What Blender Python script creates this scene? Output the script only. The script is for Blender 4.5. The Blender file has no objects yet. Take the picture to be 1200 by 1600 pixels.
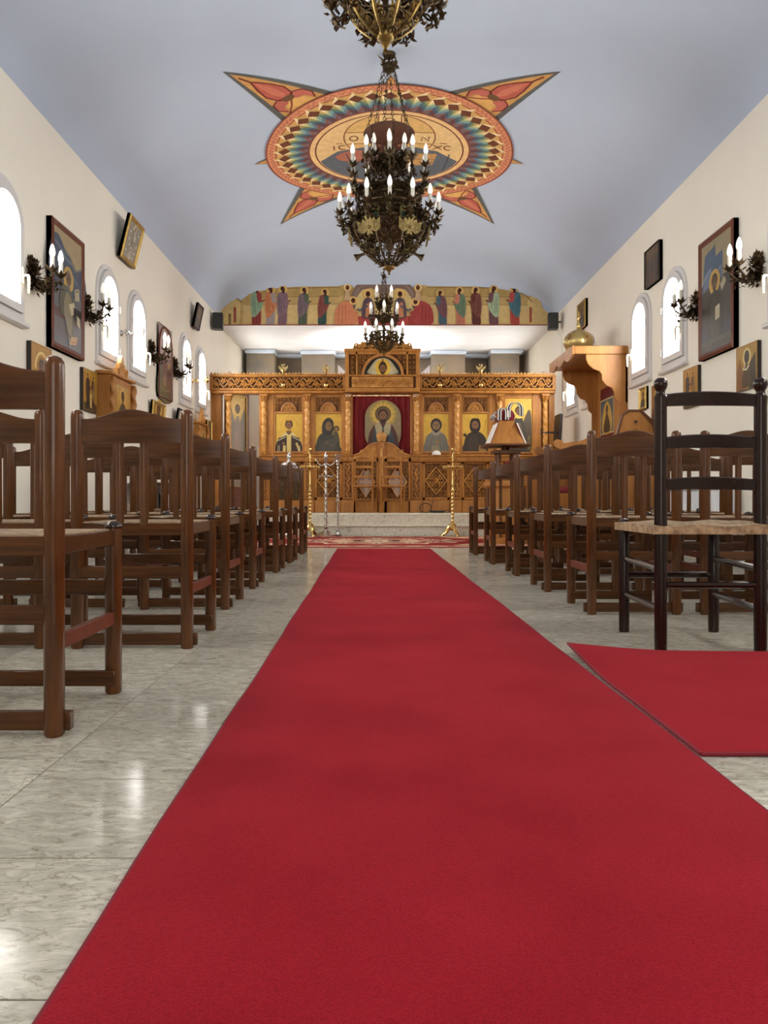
import bpy, bmesh, math, random
from mathutils import Vector, Matrix
from math import sin, cos, pi, sqrt, atan2, radians
random.seed(7)
SC = bpy.context.scene
COL = SC.collection

# ------------------------------------------------------------------ camera
cam_d = bpy.data.cameras.new('camera')
cam = bpy.data.objects.new('camera', cam_d)
COL.objects.link(cam)
cam.location = (0, 0, 0.53)
cam.rotation_euler = (pi/2, 0, 0)
cam_d.sensor_fit = 'VERTICAL'
cam_d.sensor_height = 36.0
cam_d.lens = 36.0*1200/1600
cam_d.shift_x = 8/1600
cam_d.shift_y = -18/1600
cam_d.clip_start = 0.02
SC.camera = cam

# ------------------------------------------------------------------ world, exposure
W = bpy.data.worlds.new('world'); SC.world = W
W.use_nodes = True
bg = W.node_tree.nodes['Background']
bg.inputs[0].default_value = (0.75, 0.85, 1.0, 1)
bg.inputs[1].default_value = 1.0
SC.view_settings.view_transform = 'Standard'
SC.view_settings.look = 'None'
SC.view_settings.gamma = 1.0
SC.view_settings.use_curve_mapping = False
SC.view_settings.exposure = 1.0
SC.cycles.max_bounces = 8
SC.cycles.diffuse_bounces = 5
SC.cycles.glossy_bounces = 4
SC.cycles.sample_clamp_indirect = 8.0
PANE_STRENGTH = 13.0
DOOR_STRENGTH = 2.6
BULB_STRENGTH = 0.30
LAMP_W = 45.0

# room constants (metres; camera at x=0, y=0, looking along +y)
XL, XR = -2.62, 2.87
XC, HWD = (XL+XR)/2, (XR-XL)/2
ZW = 3.53            # top of side walls
YB = -2.2            # wall behind the camera
YM = 12.6            # beam with the painted apostles
YE = 15.2            # sanctuary end wall
YI = 12.0            # icon screen
ZS = 0.34            # sanctuary floor

def ceil_z(x, y):
    t = min(1.0, abs(x-XC)/HWD)
    e = max(0.0, min(1.0, (y-10.9)/(YM-10.9)))
    A = 0.52 + 0.55*sqrt(max(0, 1-e*e))
    p = 2.3 + 1.7*e
    return ZW + A*max(0.0, 1-t**p)**(1/1.9)

# ------------------------------------------------------------------ colours and materials
def lin(c):
    if isinstance(c, str):
        c = c.lstrip('#'); c = [int(c[i:i+2], 16)/255 for i in (0, 2, 4)]
        c = [v/12.92 if v <= .04045 else ((v+.055)/1.055)**2.4 for v in c]
    return (c[0], c[1], c[2], 1.0)

def mat(name, color, rough=.5, metal=0.0, vary=0.0, scale=(8, 8, 8), color2=None, bump=0.0, bscale=None, coat=0.0, sheen=0.0,
        emit=None, estr=0.0, coords='Object', detail=4.0, spec=.5):
    m = bpy.data.materials.new(name); m.use_nodes = True
    nt = m.node_tree; b = nt.nodes['Principled BSDF']
    b.inputs['Base Color'].default_value = lin(color)
    b.inputs['Roughness'].default_value = rough
    b.inputs['Metallic'].default_value = metal
    b.inputs['Specular IOR Level'].default_value = spec
    b.inputs['Coat Weight'].default_value = coat
    b.inputs['Coat Roughness'].default_value = .15
    b.inputs['Sheen Weight'].default_value = sheen
    if emit is not None:
        b.inputs['Emission Color'].default_value = lin(emit)
        b.inputs['Emission Strength'].default_value = estr
    if vary or bump or color2 is not None:
        tc = nt.nodes.new('ShaderNodeTexCoord')
        mp = nt.nodes.new('ShaderNodeMapping'); mp.inputs['Scale'].default_value = scale
        nt.links.new(tc.outputs[coords], mp.inputs[0])
        nz = nt.nodes.new('ShaderNodeTexNoise'); nz.inputs['Scale'].default_value = 1.0
        nz.inputs['Detail'].default_value = detail; nz.inputs['Roughness'].default_value = .6
        nt.links.new(mp.outputs[0], nz.inputs[0])
        c1 = lin(color)
        c2 = lin(color2) if color2 is not None else tuple(v*(1-vary) for v in c1[:3])+(1,)
        rp = nt.nodes.new('ShaderNodeValToRGB')
        rp.color_ramp.elements[0].position = .3; rp.color_ramp.elements[1].position = .7
        rp.color_ramp.elements[0].color = c2; rp.color_ramp.elements[1].color = c1
        nt.links.new(nz.outputs[0], rp.inputs[0]); nt.links.new(rp.outputs[0], b.inputs['Base Color'])
        if bump:
            src = nz
            if bscale:
                mp2 = nt.nodes.new('ShaderNodeMapping'); mp2.inputs['Scale'].default_value = bscale
                nt.links.new(tc.outputs[coords], mp2.inputs[0])
                src = nt.nodes.new('ShaderNodeTexNoise'); src.inputs['Scale'].default_value = 1.0
                src.inputs['Detail'].default_value = 3
                nt.links.new(mp2.outputs[0], src.inputs[0])
            bp = nt.nodes.new('ShaderNodeBump'); bp.inputs['Strength'].default_value = bump
            bp.inputs['Distance'].default_value = .01
            nt.links.new(src.outputs[0], bp.inputs['Height']); nt.links.new(bp.outputs[0], b.inputs['Normal'])
    return m

M = {}
M['wall'] = mat('wall_plaster', (.87, .83, .725), .85, vary=.04, scale=(1.2, 1.2, 1.2), bump=.06, bscale=(60, 60, 60))
M['ceil'] = mat('ceiling_paint', (.49, .565, .69), .9, vary=.05, scale=(.8, .8, .8), bump=.05, bscale=(8, 8, 8))
M['white'] = mat('soffit_white', (.80, .80, .82), .8, vary=.10, scale=(2, 4, 2))
M['pvc'] = mat('window_plastic', (.66, .65, .645), .4)
M['pvc2'] = mat('window_gasket', (.12, .12, .12), .6)
M['pane'] = mat('daylit_frosted_pane', (.9, .9, .9), .4, emit=(1.0, .965, .91), estr=PANE_STRENGTH)
M['doorpane'] = mat('daylit_door_glass', (.9, .9, .9), .4, emit=(1.0, .95, .88), estr=DOOR_STRENGTH)
M['handle'] = mat('handle_cream', (.85, .78, .58), .3)
M['chair'] = mat('chair_walnut', (.125, .043, .009), .24, color2=(.045, .015, .0035), scale=(22, 22, 4), spec=.38)
M['chairx'] = mat('chair_walnut_rail', (.100, .035, .008), .26, color2=(.036, .012, .003), scale=(4, 30, 55), spec=.38)
M['chairred'] = mat('chair_red_stretcher', (.15, .036, .014), .45, vary=.3, scale=(4, 30, 40), spec=.3)
M['dark'] = mat('dark_mahogany', (.020, .006, .004), .24, color2=(.008, .003, .002), scale=(12, 12, 4), spec=.3)
M['cap'] = mat('leg_cap', (.022, .009, .004), .2, spec=.5)
M['gold_oak'] = mat('golden_oak', (.47, .205, .040), .45, color2=(.30, .115, .02), scale=(14, 14, 3.5), spec=.35)
M['carve'] = mat('carved_oak', (.68, .34, .075), .34, color2=(.42, .18, .03), scale=(9, 9, 9), spec=.5)
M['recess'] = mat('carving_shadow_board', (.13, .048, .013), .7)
M['oak'] = mat('orange_oak', (.46, .205, .052), .42, color2=(.32, .13, .03), scale=(12, 12, 2.5), spec=.35)
M['brownwood'] = mat('brown_wood', (.15, .058, .02), .42, color2=(.08, .03, .01), scale=(10, 10, 3), spec=.35)
M['frame'] = mat('red_brown_frame', (.16, .042, .018), .35, color2=(.09, .024, .011), scale=(10, 10, 10), spec=.4)
M['gilt'] = mat('gilt_frame', (.55, .36, .10), .35, metal=.6, vary=.4, scale=(30, 30, 30), bump=.4, bscale=(60, 60, 60))
M['board'] = mat('dark_board_edge', (.02, .013, .009), .5)
M['bronze'] = mat('dark_bronze', (.12, .078, .036), .45, metal=.8, color2=(.045, .03, .016), scale=(18, 18, 18))
M['bronzegold'] = mat('gilded_bronze', (.34, .23, .07), .38, metal=.85, color2=(.13, .085, .03), scale=(25, 25, 25))
M['oldgilt'] = mat('old_gilt', (.36, .27, .09), .5, metal=.5, color2=(.12, .085, .03), scale=(45, 45, 45), bump=.5, bscale=(70, 70, 70))
M['copper'] = mat('copper_dish', (.16, .06, .035), .45, metal=.4, vary=.4, scale=(12, 12, 12))
M['brass'] = mat('brass', (.80, .60, .24), .22, metal=1.0)
M['silver'] = mat('silver', (.62, .62, .62), .25, metal=1.0)
M['dome'] = mat('gold_dome', (.56, .43, .17), .32, metal=.75, vary=.15, scale=(9, 9, 9))
M['sleeve'] = mat('candle_sleeve', (.72, .70, .60), .5)
M['bulb'] = mat('candle_bulb', (.9, .9, .85), .2, emit=(1.0, .93, .80), estr=BULB_STRENGTH)
M['black'] = mat('black_plastic', (.012, .012, .013), .45)
M['steel'] = mat('grey_metal', (.4, .4, .4), .35, metal=.8)
M['paper'] = mat('paper', (.80, .77, .70), .8)
M['redcloth'] = mat('red_velvet', (.26, .006, .012), .8, vary=.3, scale=(20, 20, 3), sheen=.3)
M['crimson'] = mat('crimson_cloth', (.20, .008, .02), .85)
M['brocade'] = mat('lilac_brocade', (.42, .36, .42), .6, color2=(.62, .60, .62), scale=(9, 9, 9))
M['radiator'] = mat('radiator_white', (.80, .81, .82), .35)
M['dado'] = mat('grey_dado', (.50, .50, .52), .8)
M['apse'] = mat('apse_brown_fresco', (.27, .20, .125), .85, color2=(.15, .135, .115), scale=(1.6, 1.6, 2.5))
M['coving'] = mat('blue_coving', (.55, .63, .74), .8)
M['fringe'] = mat('rug_fringe', (.70, .62, .48), .9)
M['grout'] = mat('floor_grout', (.19, .17, .14), .9)
M['darkwall'] = mat('entrance_wall', (.70, .66, .60), .85)

def nodes_mat(name):
    m = bpy.data.materials.new(name); m.use_nodes = True
    return m, m.node_tree, m.node_tree.nodes['Principled BSDF']

def marble(name, step=False):
    SD, SL = ((.38, .36, .30, 1), (.68, .65, .56, 1)) if not step else ((.66, .62, .50, 1), (.84, .80, .68, 1))
    m, nt, b = nodes_mat(name); L = nt.links.new; N = nt.nodes.new
    geo = N('ShaderNodeNewGeometry'); oi = N('ShaderNodeObjectInfo')
    cmb = N('ShaderNodeVectorMath'); cmb.operation = 'ADD'
    off = N('ShaderNodeVectorMath'); off.operation = 'SCALE'; off.inputs[3].default_value = 37.0
    rv = N('ShaderNodeCombineXYZ'); L(oi.outputs['Random'], rv.inputs[0]); L(oi.outputs['Random'], rv.inputs[1]); L(oi.outputs['Random'], rv.inputs[2])
    L(rv.outputs[0], off.inputs[0]); L(geo.outputs['Position'], cmb.inputs[0]); L(off.outputs[0], cmb.inputs[1])
    mp = N('ShaderNodeMapping'); mp.inputs['Scale'].default_value = (13, 26, 14); L(cmb.outputs[0], mp.inputs[0])
    n1 = N('ShaderNodeTexNoise'); n1.inputs['Scale'].default_value = 1.6; n1.inputs['Detail'].default_value = 7; n1.inputs['Roughness'].default_value = .68
    n1.inputs['Distortion'].default_value = .8; L(mp.outputs[0], n1.inputs[0])
    r1 = N('ShaderNodeValToRGB'); e = r1.color_ramp.elements
    e[0].position = .30; e[0].color = SD; e[1].position = .70; e[1].color = SL
    x = r1.color_ramp.elements.new(.5); x.color = tuple((a*.62+c*.38) for a, c in zip(SD, SL))
    L(n1.outputs[0], r1.inputs[0])
    # thin dark veins
    mp2 = N('ShaderNodeMapping'); mp2.inputs['Scale'].default_value = (6, 20, 8); L(cmb.outputs[0], mp2.inputs[0])
    n2 = N('ShaderNodeTexNoise'); n2.inputs['Scale'].default_value = 1.7; n2.inputs['Detail'].default_value = 5; n2.inputs['Distortion'].default_value = 1.5; L(mp2.outputs[0], n2.inputs[0])
    r2 = N('ShaderNodeValToRGB'); e = r2.color_ramp.elements
    e[0].position = .475; e[0].color = (1, 1, 1, 1); e[1].position = .525; e[1].color = (1, 1, 1, 1)
    x = r2.color_ramp.elements.new(.5); x.color = (.62, .58, .52, 1)
    L(n2.outputs[0], r2.inputs[0])
    # grey pebble-like inclusions
    mp3 = N('ShaderNodeMapping'); mp3.inputs['Scale'].default_value = (5, 15, 4); L(cmb.outputs[0], mp3.inputs[0])
    n3 = N('ShaderNodeTexNoise'); n3.inputs['Scale'].default_value = 1.3; n3.inputs['Detail'].default_value = 1; L(mp3.outputs[0], n3.inputs[0])
    r3 = N('ShaderNodeValToRGB'); e = r3.color_ramp.elements
    e[0].position = .70; e[0].color = (1, 1, 1, 1); e[1].position = .72; e[1].color = (.72, .72, .72, 1)
    L(n3.outputs[0], r3.inputs[0])
    mx = N('ShaderNodeMix'); mx.data_type = 'RGBA'; mx.blend_type = 'MULTIPLY'; mx.inputs[0].default_value = 1
    L(r1.outputs[0], mx.inputs[6]); L(r2.outputs[0], mx.inputs[7])
    mx2 = N('ShaderNodeMix'); mx2.data_type = 'RGBA'; mx2.blend_type = 'MULTIPLY'; mx2.inputs[0].default_value = 1
    L(mx.outputs[2], mx2.inputs[6]); L(r3.outputs[0], mx2.inputs[7])
    # tone from tile to tile
    mr = N('ShaderNodeMapRange'); mr.inputs[3].default_value = .90; mr.inputs[4].default_value = 1.08; L(oi.outputs['Random'], mr.inputs[0])
    mv = N('ShaderNodeVectorMath'); mv.operation = 'SCALE'; L(mx2.outputs[2], mv.inputs[0]); L(mr.outputs[0], mv.inputs[3])
    L(mv.outputs[0], b.inputs['Base Color'])
    b.inputs['Roughness'].default_value = .4 if step else .15
    b.inputs['Specular IOR Level'].default_value = .5
    return m
M['marble'] = marble('polished_marble')
M['marble_step'] = marble('step_marble', True)

def carpet_mat():
    m, nt, b = nodes_mat('red_carpet_pile'); L = nt.links.new; N = nt.nodes.new
    tc = N('ShaderNodeTexCoord')
    n1 = N('ShaderNodeTexNoise'); n1.inputs['Scale'].default_value = 420; n1.inputs['Detail'].default_value = 3; L(tc.outputs['Object'], n1.inputs[0])
    n2 = N('ShaderNodeTexNoise'); n2.inputs['Scale'].default_value = 3.0; n2.inputs['Detail'].default_value = 5; L(tc.outputs['Object'], n2.inputs[0])
    r = N('ShaderNodeValToRGB'); e = r.color_ramp.elements
    e[0].position = .33; e[0].color = (.285, .012, .022, 1); e[1].position = .68; e[1].color = (.355, .017, .031, 1); L(n2.outputs[0], r.inputs[0])
    r1 = N('ShaderNodeValToRGB'); e = r1.color_ramp.elements
    e[0].position = .3; e[0].color = (.72, .72, .72, 1); e[1].position = .7; e[1].color = (1.1, 1.1, 1.1, 1); L(n1.outputs[0], r1.inputs[0])
    mx = N('ShaderNodeMix'); mx.data_type = 'RGBA'; mx.blend_type = 'MULTIPLY'; mx.inputs[0].default_value = 1
    L(r.outputs[0], mx.inputs[6]); L(r1.outputs[0], mx.inputs[7])
    # few pale specks of lint
    v = N('ShaderNodeTexVoronoi'); v.inputs['Scale'].default_value = 5.5; L(tc.outputs['Object'], v.inputs[0])
    lt = N('ShaderNodeMath'); lt.operation = 'LESS_THAN'; lt.inputs[1].default_value = .012; L(v.outputs['Distance'], lt.inputs[0])
    mx2 = N('ShaderNodeMix'); mx2.data_type = 'RGBA'; L(lt.outputs[0], mx2.inputs[0]); L(mx.outputs[2], mx2.inputs[6]); mx2.inputs[7].default_value = (.55, .30, .22, 1)
    L(mx2.outputs[2], b.inputs['Base Color'])
    bp = N('ShaderNodeBump'); bp.inputs['Strength'].default_value = .5; bp.inputs['Distance'].default_value = .004
    L(n1.outputs[0], bp.inputs['Height']); L(bp.outputs[0], b.inputs['Normal'])
    b.inputs['Roughness'].default_value = .95; b.inputs['Specular IOR Level'].default_value = .0
    b.inputs['Sheen Weight'].default_value = .14; b.inputs['Sheen Roughness'].default_value = .35
    b.inputs['Sheen Tint'].default_value = (1, .35, .35, 1)
    return m
M['carpet'] = carpet_mat()

def rush_mat():
    m, nt, b = nodes_mat('woven_rush'); L = nt.links.new; N = nt.nodes.new
    at = N('ShaderNodeAttribute'); at.attribute_name = 'strand'
    w = N('ShaderNodeMath'); w.operation = 'SINE'
    mul = N('ShaderNodeMath'); mul.operation = 'MULTIPLY'; mul.inputs[1].default_value = 900.0
    L(at.outputs['Fac'], mul.inputs[0]); L(mul.outputs[0], w.inputs[0])
    tc = N('ShaderNodeTexCoord')
    n = N('ShaderNodeTexNoise'); n.inputs['Scale'].default_value = 45; n.inputs['Detail'].default_value = 4; L(tc.outputs['Object'], n.inputs[0])
    r = N('ShaderNodeValToRGB'); e = r.color_ramp.elements
    e[0].position = .35; e[0].color = (.20, .125, .065, 1); e[1].position = .7; e[1].color = (.47, .33, .19, 1); L(n.outputs[0], r.inputs[0])
    L(r.outputs[0], b.inputs['Base Color'])
    ad = N('ShaderNodeMath'); ad.operation = 'ADD'; L(w.outputs[0], ad.inputs[0]); L(n.outputs[0], ad.inputs[1])
    bp = N('ShaderNodeBump'); bp.inputs['Strength'].default_value = .6; bp.inputs['Distance'].default_value = .003
    L(ad.outputs[0], bp.inputs['Height']); L(bp.outputs[0], b.inputs['Normal'])
    b.inputs['Roughness'].default_value = .75
    return m
M['rush'] = rush_mat()

M['rug'] = mat('rug_red', (.33, .03, .03), .95, vary=.25, scale=(30, 30, 30), spec=.1)

def paint_mat(name, rough, spec=.4, noise=.10, sat=1.0, val=1.0):
    m, nt, b = nodes_mat(name); L = nt.links.new; N = nt.nodes.new
    at = N('ShaderNodeAttribute'); at.attribute_name = 'Col'
    tc = N('ShaderNodeTexCoord'); n = N('ShaderNodeTexNoise'); n.inputs['Scale'].default_value = 14; n.inputs['Detail'].default_value = 5; L(tc.outputs['Object'], n.inputs[0])
    mr = N('ShaderNodeMapRange'); mr.inputs[1].default_value = .3; mr.inputs[2].default_value = .7; mr.inputs[3].default_value = 1-noise; mr.inputs[4].default_value = 1+noise; L(n.outputs[0], mr.inputs[0])
    sc = N('ShaderNodeVectorMath'); sc.operation = 'SCALE'; L(at.outputs['Color'], sc.inputs[0]); L(mr.outputs[0], sc.inputs[3])
    hs = N('ShaderNodeHueSaturation'); hs.inputs['Saturation'].default_value = sat; hs.inputs['Value'].default_value = val; L(sc.outputs[0], hs.inputs['Color'])
    L(hs.outputs[0], b.inputs['Base Color'])
    b.inputs['Roughness'].default_value = rough; b.inputs['Specular IOR Level'].default_value = spec
    return m
M['paint'] = paint_mat('icon_paint', .38)
M['fresco'] = paint_mat('fresco_paint', .85, .2, .10, .88, 1.08)

# ------------------------------------------------------------------ mesh helpers
class MB:
    """collects shapes, links them as ONE mesh object"""
    def __init__(s): s.v = []; s.f = []; s.m = []; s.strand = None
    def add(s, vs, fs, m=0):
        o = len(s.v); s.v += [tuple(p) for p in vs]
        s.f += [tuple(i+o for i in f) for f in fs]; s.m += [m]*len(fs)
    def box(s, x0, x1, y0, y1, z0, z1, m=0, c=0.0):
        if x0 > x1: x0, x1 = x1, x0
        if y0 > y1: y0, y1 = y1, y0
        if z0 > z1: z0, z1 = z1, z0
        if c <= 0:
            vs = [(x, y, z) for x in (x0, x1) for y in (y0, y1) for z in (z0, z1)]
            s.add(vs, [(0, 1, 3, 2), (4, 6, 7, 5), (0, 4, 5, 1), (2, 3, 7, 6), (0, 2, 6, 4), (1, 5, 7, 3)], m); return s
        c = min(c, (x1-x0)*.45, (y1-y0)*.45, (z1-z0)*.45)
        vs = []; idx = {}
        X, Y, Z = (x0, x1), (y0, y1), (z0, z1)
        for i in (0, 1):
            for j in (0, 1):
                for k in (0, 1):
                    dx, dy, dz = (c if i == 0 else -c), (c if j == 0 else -c), (c if k == 0 else -c)
                    idx[i, j, k, 0] = len(vs); vs.append((X[i], Y[j]+dy, Z[k]+dz))
                    idx[i, j, k, 1] = len(vs); vs.append((X[i]+dx, Y[j], Z[k]+dz))
                    idx[i, j, k, 2] = len(vs); vs.append((X[i]+dx, Y[j]+dy, Z[k]))
        fs = []
        def F(l, n):  # orient outward
            a, b, cc = (Vector(vs[l[0]]), Vector(vs[l[1]]), Vector(vs[l[2]]))
            if (b-a).cross(cc-b).dot(Vector(n)) < 0: l = l[::-1]
            fs.append(tuple(l))
        for i in (0, 1):
            n = 1 if i else -1
            F([idx[i, 0, 0, 0], idx[i, 1, 0, 0], idx[i, 1, 1, 0], idx[i, 0, 1, 0]], (n, 0, 0))
            F([idx[0, i, 0, 1], idx[1, i, 0, 1], idx[1, i, 1, 1], idx[0, i, 1, 1]], (0, n, 0))
            F([idx[0, 0, i, 2], idx[1, 0, i, 2], idx[1, 1, i, 2], idx[0, 1, i, 2]], (0, 0, n))
        for i in (0, 1):
            for j in (0, 1):
                a, b = (1 if i else -1), (1 if j else -1)
                F([idx[i, j, 0, 0], idx[i, j, 1, 0], idx[i, j, 1, 1], idx[i, j, 0, 1]], (a, b, 0))
                F([idx[i, 0, j, 0], idx[i, 1, j, 0], idx[i, 1, j, 2], idx[i, 0, j, 2]], (a, 0, b))
                F([idx[0, i, j, 1], idx[1, i, j, 1], idx[1, i, j, 2], idx[0, i, j, 2]], (0, a, b))
                for k in (0, 1):
                    F([idx[i, j, k, 0], idx[i, j, k, 1], idx[i, j, k, 2]], (a, b, 1 if k else -1))
        s.add(vs, fs, m); return s
    def tube(s, pts, r, n=8, m=0, cap=True, closed=False):
        pts = [Vector(p) for p in pts]; k = len(pts)
        rs = [r]*k if not isinstance(r, (list, tuple)) else list(r)
        vs = []; up = None
        for i, p in enumerate(pts):
            if closed: d = pts[(i+1) % k]-pts[i-1]
            else: d = pts[min(i+1, k-1)]-pts[max(i-1, 0)]
            if d.length < 1e-9: d = Vector((0, 0, 1))
            d.normalize()
            if up is None:
                up = Vector((0, 0, 1)) if abs(d.z) < .9 else Vector((1, 0, 0))
            a = up-d*up.dot(d)
            if a.length < 1e-5: a = d.orthogonal()
            a.normalize(); b = d.cross(a); up = a
            for j in range(n):
                t = 2*pi*j/n
                vs.append(p+a*(cos(t)*rs[i])+b*(sin(t)*rs[i]))
        fs = []
        for i in range(k if closed else k-1):
            for j in range(n):
                i2 = (i+1) % k
                fs.append((i*n+j, i*n+(j+1) % n, i2*n+(j+1) % n, i2*n+j))
        if cap and not closed:
            fs.append(tuple(range(n))[::-1]); fs.append(tuple((k-1)*n+j for j in range(n)))
        s.add(vs, fs, m); return s
    def lathe(s, prof, n=16, c=(0, 0, 0), m=0, a0=0.0, arc=2*pi):
        """profile of (radius, z) about a vertical axis"""
        full = abs(arc-2*pi) < 1e-6
        nn = n if full else n+1
        vs = []; fs = []
        for r, z in prof:
            for j in range(nn):
                t = a0+arc*j/n
                vs.append((c[0]+r*cos(t), c[1]+r*sin(t), c[2]+z))
        for i in range(len(prof)-1):
            for j in range(n):
                j2 = (j+1) % nn
                fs.append((i*nn+j, i*nn+j2, (i+1)*nn+j2, (i+1)*nn+j))
        if full:
            if prof[0][0] > 1e-4: fs.append(tuple(range(nn))[::-1])
            if prof[-1][0] > 1e-4: fs.append(tuple((len(prof)-1)*nn+j for j in range(nn)))
        s.add(vs, fs, m); return s
    def prism(s, pts, y0, y1, m=0, plane='xz'):
        """outline pts swept between two values of the third axis"""
        k = len(pts)
        def P(a, b, d): return {'xz': (a, d, b), 'yz': (d, a, b), 'xy': (a, b, d)}[plane]
        ar = sum(pts[i][0]*pts[(i+1) % k][1]-pts[(i+1) % k][0]*pts[i][1] for i in range(k))
        if ar < 0: pts = pts[::-1]
        vs = [P(a, b, y0) for a, b in pts]+[P(a, b, y1) for a, b in pts]
        flip = (plane == 'xz') != (y1 < y0)
        fs = [tuple(range(k))[::-1], tuple(range(k, 2*k))]+[(i, (i+1) % k, k+(i+1) % k, k+i) for i in range(k)]
        if flip: fs = [f[::-1] for f in fs]
        s.add(vs, fs, m); return s
    def build(s, name, mats, parent=None, sharp=40, loc=None):
        me = bpy.data.meshes.new(name)
        me.from_pydata(s.v, [], s.f)
        if not isinstance(mats, (list, tuple)): mats = [mats]
        for x in mats: me.materials.append(M[x] if isinstance(x, str) else x)
        if len(mats) > 1: me.polygons.foreach_set('material_index', s.m)
        if sharp:
            me.polygons.foreach_set('use_smooth', [True]*len(me.polygons))
            me.set_sharp_from_angle(angle=radians(sharp))
        if s.strand:
            at = me.attributes.new('strand', 'FLOAT', 'POINT'); at.data.foreach_set('value', s.strand)
        me.update()
        o = bpy.data.objects.new(name, me); COL.objects.link(o)
        if parent: o.parent = parent
        if loc is not None: o.location = loc
        return o

def tag(o, label=None, cat=None, group=None, kind=None):
    if label: o['label'] = label
    if cat: o['category'] = cat
    if group: o['group'] = group
    if kind: o['kind'] = kind
    return o
def thing(name, label, cat, loc=(0, 0, 0), rz=0.0, group=None):
    o = bpy.data.objects.new(name, None); COL.objects.link(o)
    o.empty_display_size = .1
    o.location = loc; o.rotation_euler = (0, 0, rz)
    return tag(o, label, cat, group)
def struct(o):
    o['kind'] = 'structure'; return o
def sempty(name, loc=(0, 0, 0), rz=0.0):
    o = bpy.data.objects.new(name, None); COL.objects.link(o); o.location = loc; o.rotation_euler = (0, 0, rz)
    return struct(o)
CH = {}
def kids(o):
    return [c for c in COL.objects if c.parent == o]
def copy_tree(o, parent=None, kd=None):
    c = o.copy(); COL.objects.link(c); c.parent = parent
    for ch in (kd[o.name] if kd else list(o.children)): copy_tree(ch, c)
    return c
def dup(o, loc, rz, label=None, group=None):
    c = copy_tree(o); c.location = loc; c.rotation_euler = (0, 0, rz)
    if label: c['label'] = label
    if group: c['group'] = group
    return c
def clone(o, parent, loc=None, rz=None):
    c = o.copy(); COL.objects.link(c); c.parent = parent
    if loc is not None: c.location = loc
    if rz is not None: c.rotation_euler = (0, 0, rz)
    for ch in list(o.children): clone(ch, c)
    return c

# ------------------------------------------------------------------ flat painting (icons, murals)
def smooth(pts, n=5):
    out = []; k = len(pts)
    for i in range(k):
        p0, p1, p2, p3 = pts[i-1], pts[i], pts[(i+1) % k], pts[(i+2) % k]
        for j in range(n):
            t = j/n; t2 = t*t; t3 = t2*t
            out.append(tuple(.5*(2*p1[a]+(p2[a]-p0[a])*t+(2*p0[a]-5*p1[a]+4*p2[a]-p3[a])*t2+(3*p1[a]-p0[a]-3*p2[a]+p3[a])*t3) for a in (0, 1)))
    return out

class Paint:
    """flat coloured shapes, each a hair in front of the one before"""
    def __init__(s): s.P = []; s.hold = False   # hold: the next shapes share one layer
    def poly(s, pts, col): s.P.append((list(pts), lin(col)) if not s.hold else (list(pts), lin(col), True))
    def sm(s, pts, col, n=5): s.poly(smooth(pts, n), col)
    def ell(s, x, y, rx, ry, col, n=20, a=0.0):
        s.poly([(x+rx*cos(t)*cos(a)-ry*sin(t)*sin(a), y+rx*cos(t)*sin(a)+ry*sin(t)*cos(a)) for t in (2*pi*i/n for i in range(n))], col)
    def disc(s, x, y, r, col, n=24): s.ell(x, y, r, r, col, n)
    def rect(s, x0, y0, x1, y1, col): s.poly([(x0, y0), (x1, y0), (x1, y1), (x0, y1)], col)
    def line(s, pts, w, col, closed=False):
        k = len(pts); L = []; R = []
        for i, p in enumerate(pts):
            a = pts[i-1] if (i > 0 or closed) else p; b = pts[(i+1) % k] if (i < k-1 or closed) else p
            dx, dy = b[0]-a[0], b[1]-a[1]; d = sqrt(dx*dx+dy*dy) or 1
            nx, ny = -dy/d*w/2, dx/d*w/2
            L.append((p[0]+nx, p[1]+ny)); R.append((p[0]-nx, p[1]-ny))
        q = k if closed else k-1
        for i in range(q):
            j = (i+1) % k
            s.P.append(([L[i], L[j], R[j], R[i]], lin(col), True))
    def arcline(s, x, y, rx, ry, a0, a1, w, col, n=24):
        s.line([(x+rx*cos(a0+(a1-a0)*i/n), y+ry*sin(a0+(a1-a0)*i/n)) for i in range(n+1)], w, col)
    def build(s, name, parent=None, material='paint', fn=None, eps=.0006, cuts=None):
        """fn(u, v, layer) -> xyz"""
        if fn is None: fn = lambda u, v, l: (u, -l*eps, v)
        vs = []; fs = []; cs = []; lay = 0
        for it in s.P:
            pts, c = it[0], it[1]
            if len(it) == 2: lay += 1
            k = len(pts)
            ar = sum(pts[i][0]*pts[(i+1) % k][1]-pts[(i+1) % k][0]*pts[i][1] for i in range(k))
            if ar < 0: pts = pts[::-1]
            o = len(vs)
            vs += [(p[0], p[1], lay+(.5 if len(it) == 3 else 0)) for p in pts]
            fs.append(tuple(range(o, o+k))); cs += [c]*k
        me = bpy.data.meshes.new(name); me.from_pydata(vs, [], fs)
        at = me.color_attributes.new('Col', 'FLOAT_COLOR', 'CORNER')
        at.data.foreach_set('color', [x for c in cs for x in c])
        if cuts:
            bm = bmesh.new(); bm.from_mesh(me)
            for co, no in cuts:
                bmesh.ops.bisect_plane(bm, geom=bm.verts[:]+bm.edges[:]+bm.faces[:], plane_co=co, plane_no=no, dist=1e-6)
            bm.to_mesh(me); bm.free()
        for v in me.vertices: v.co = fn(v.co.x, v.co.y, v.co.z)
        me.materials.append(M[material]); me.update()
        ob = bpy.data.objects.new(name, me); COL.objects.link(ob)
        if parent: ob.parent = parent
        return ob

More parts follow.
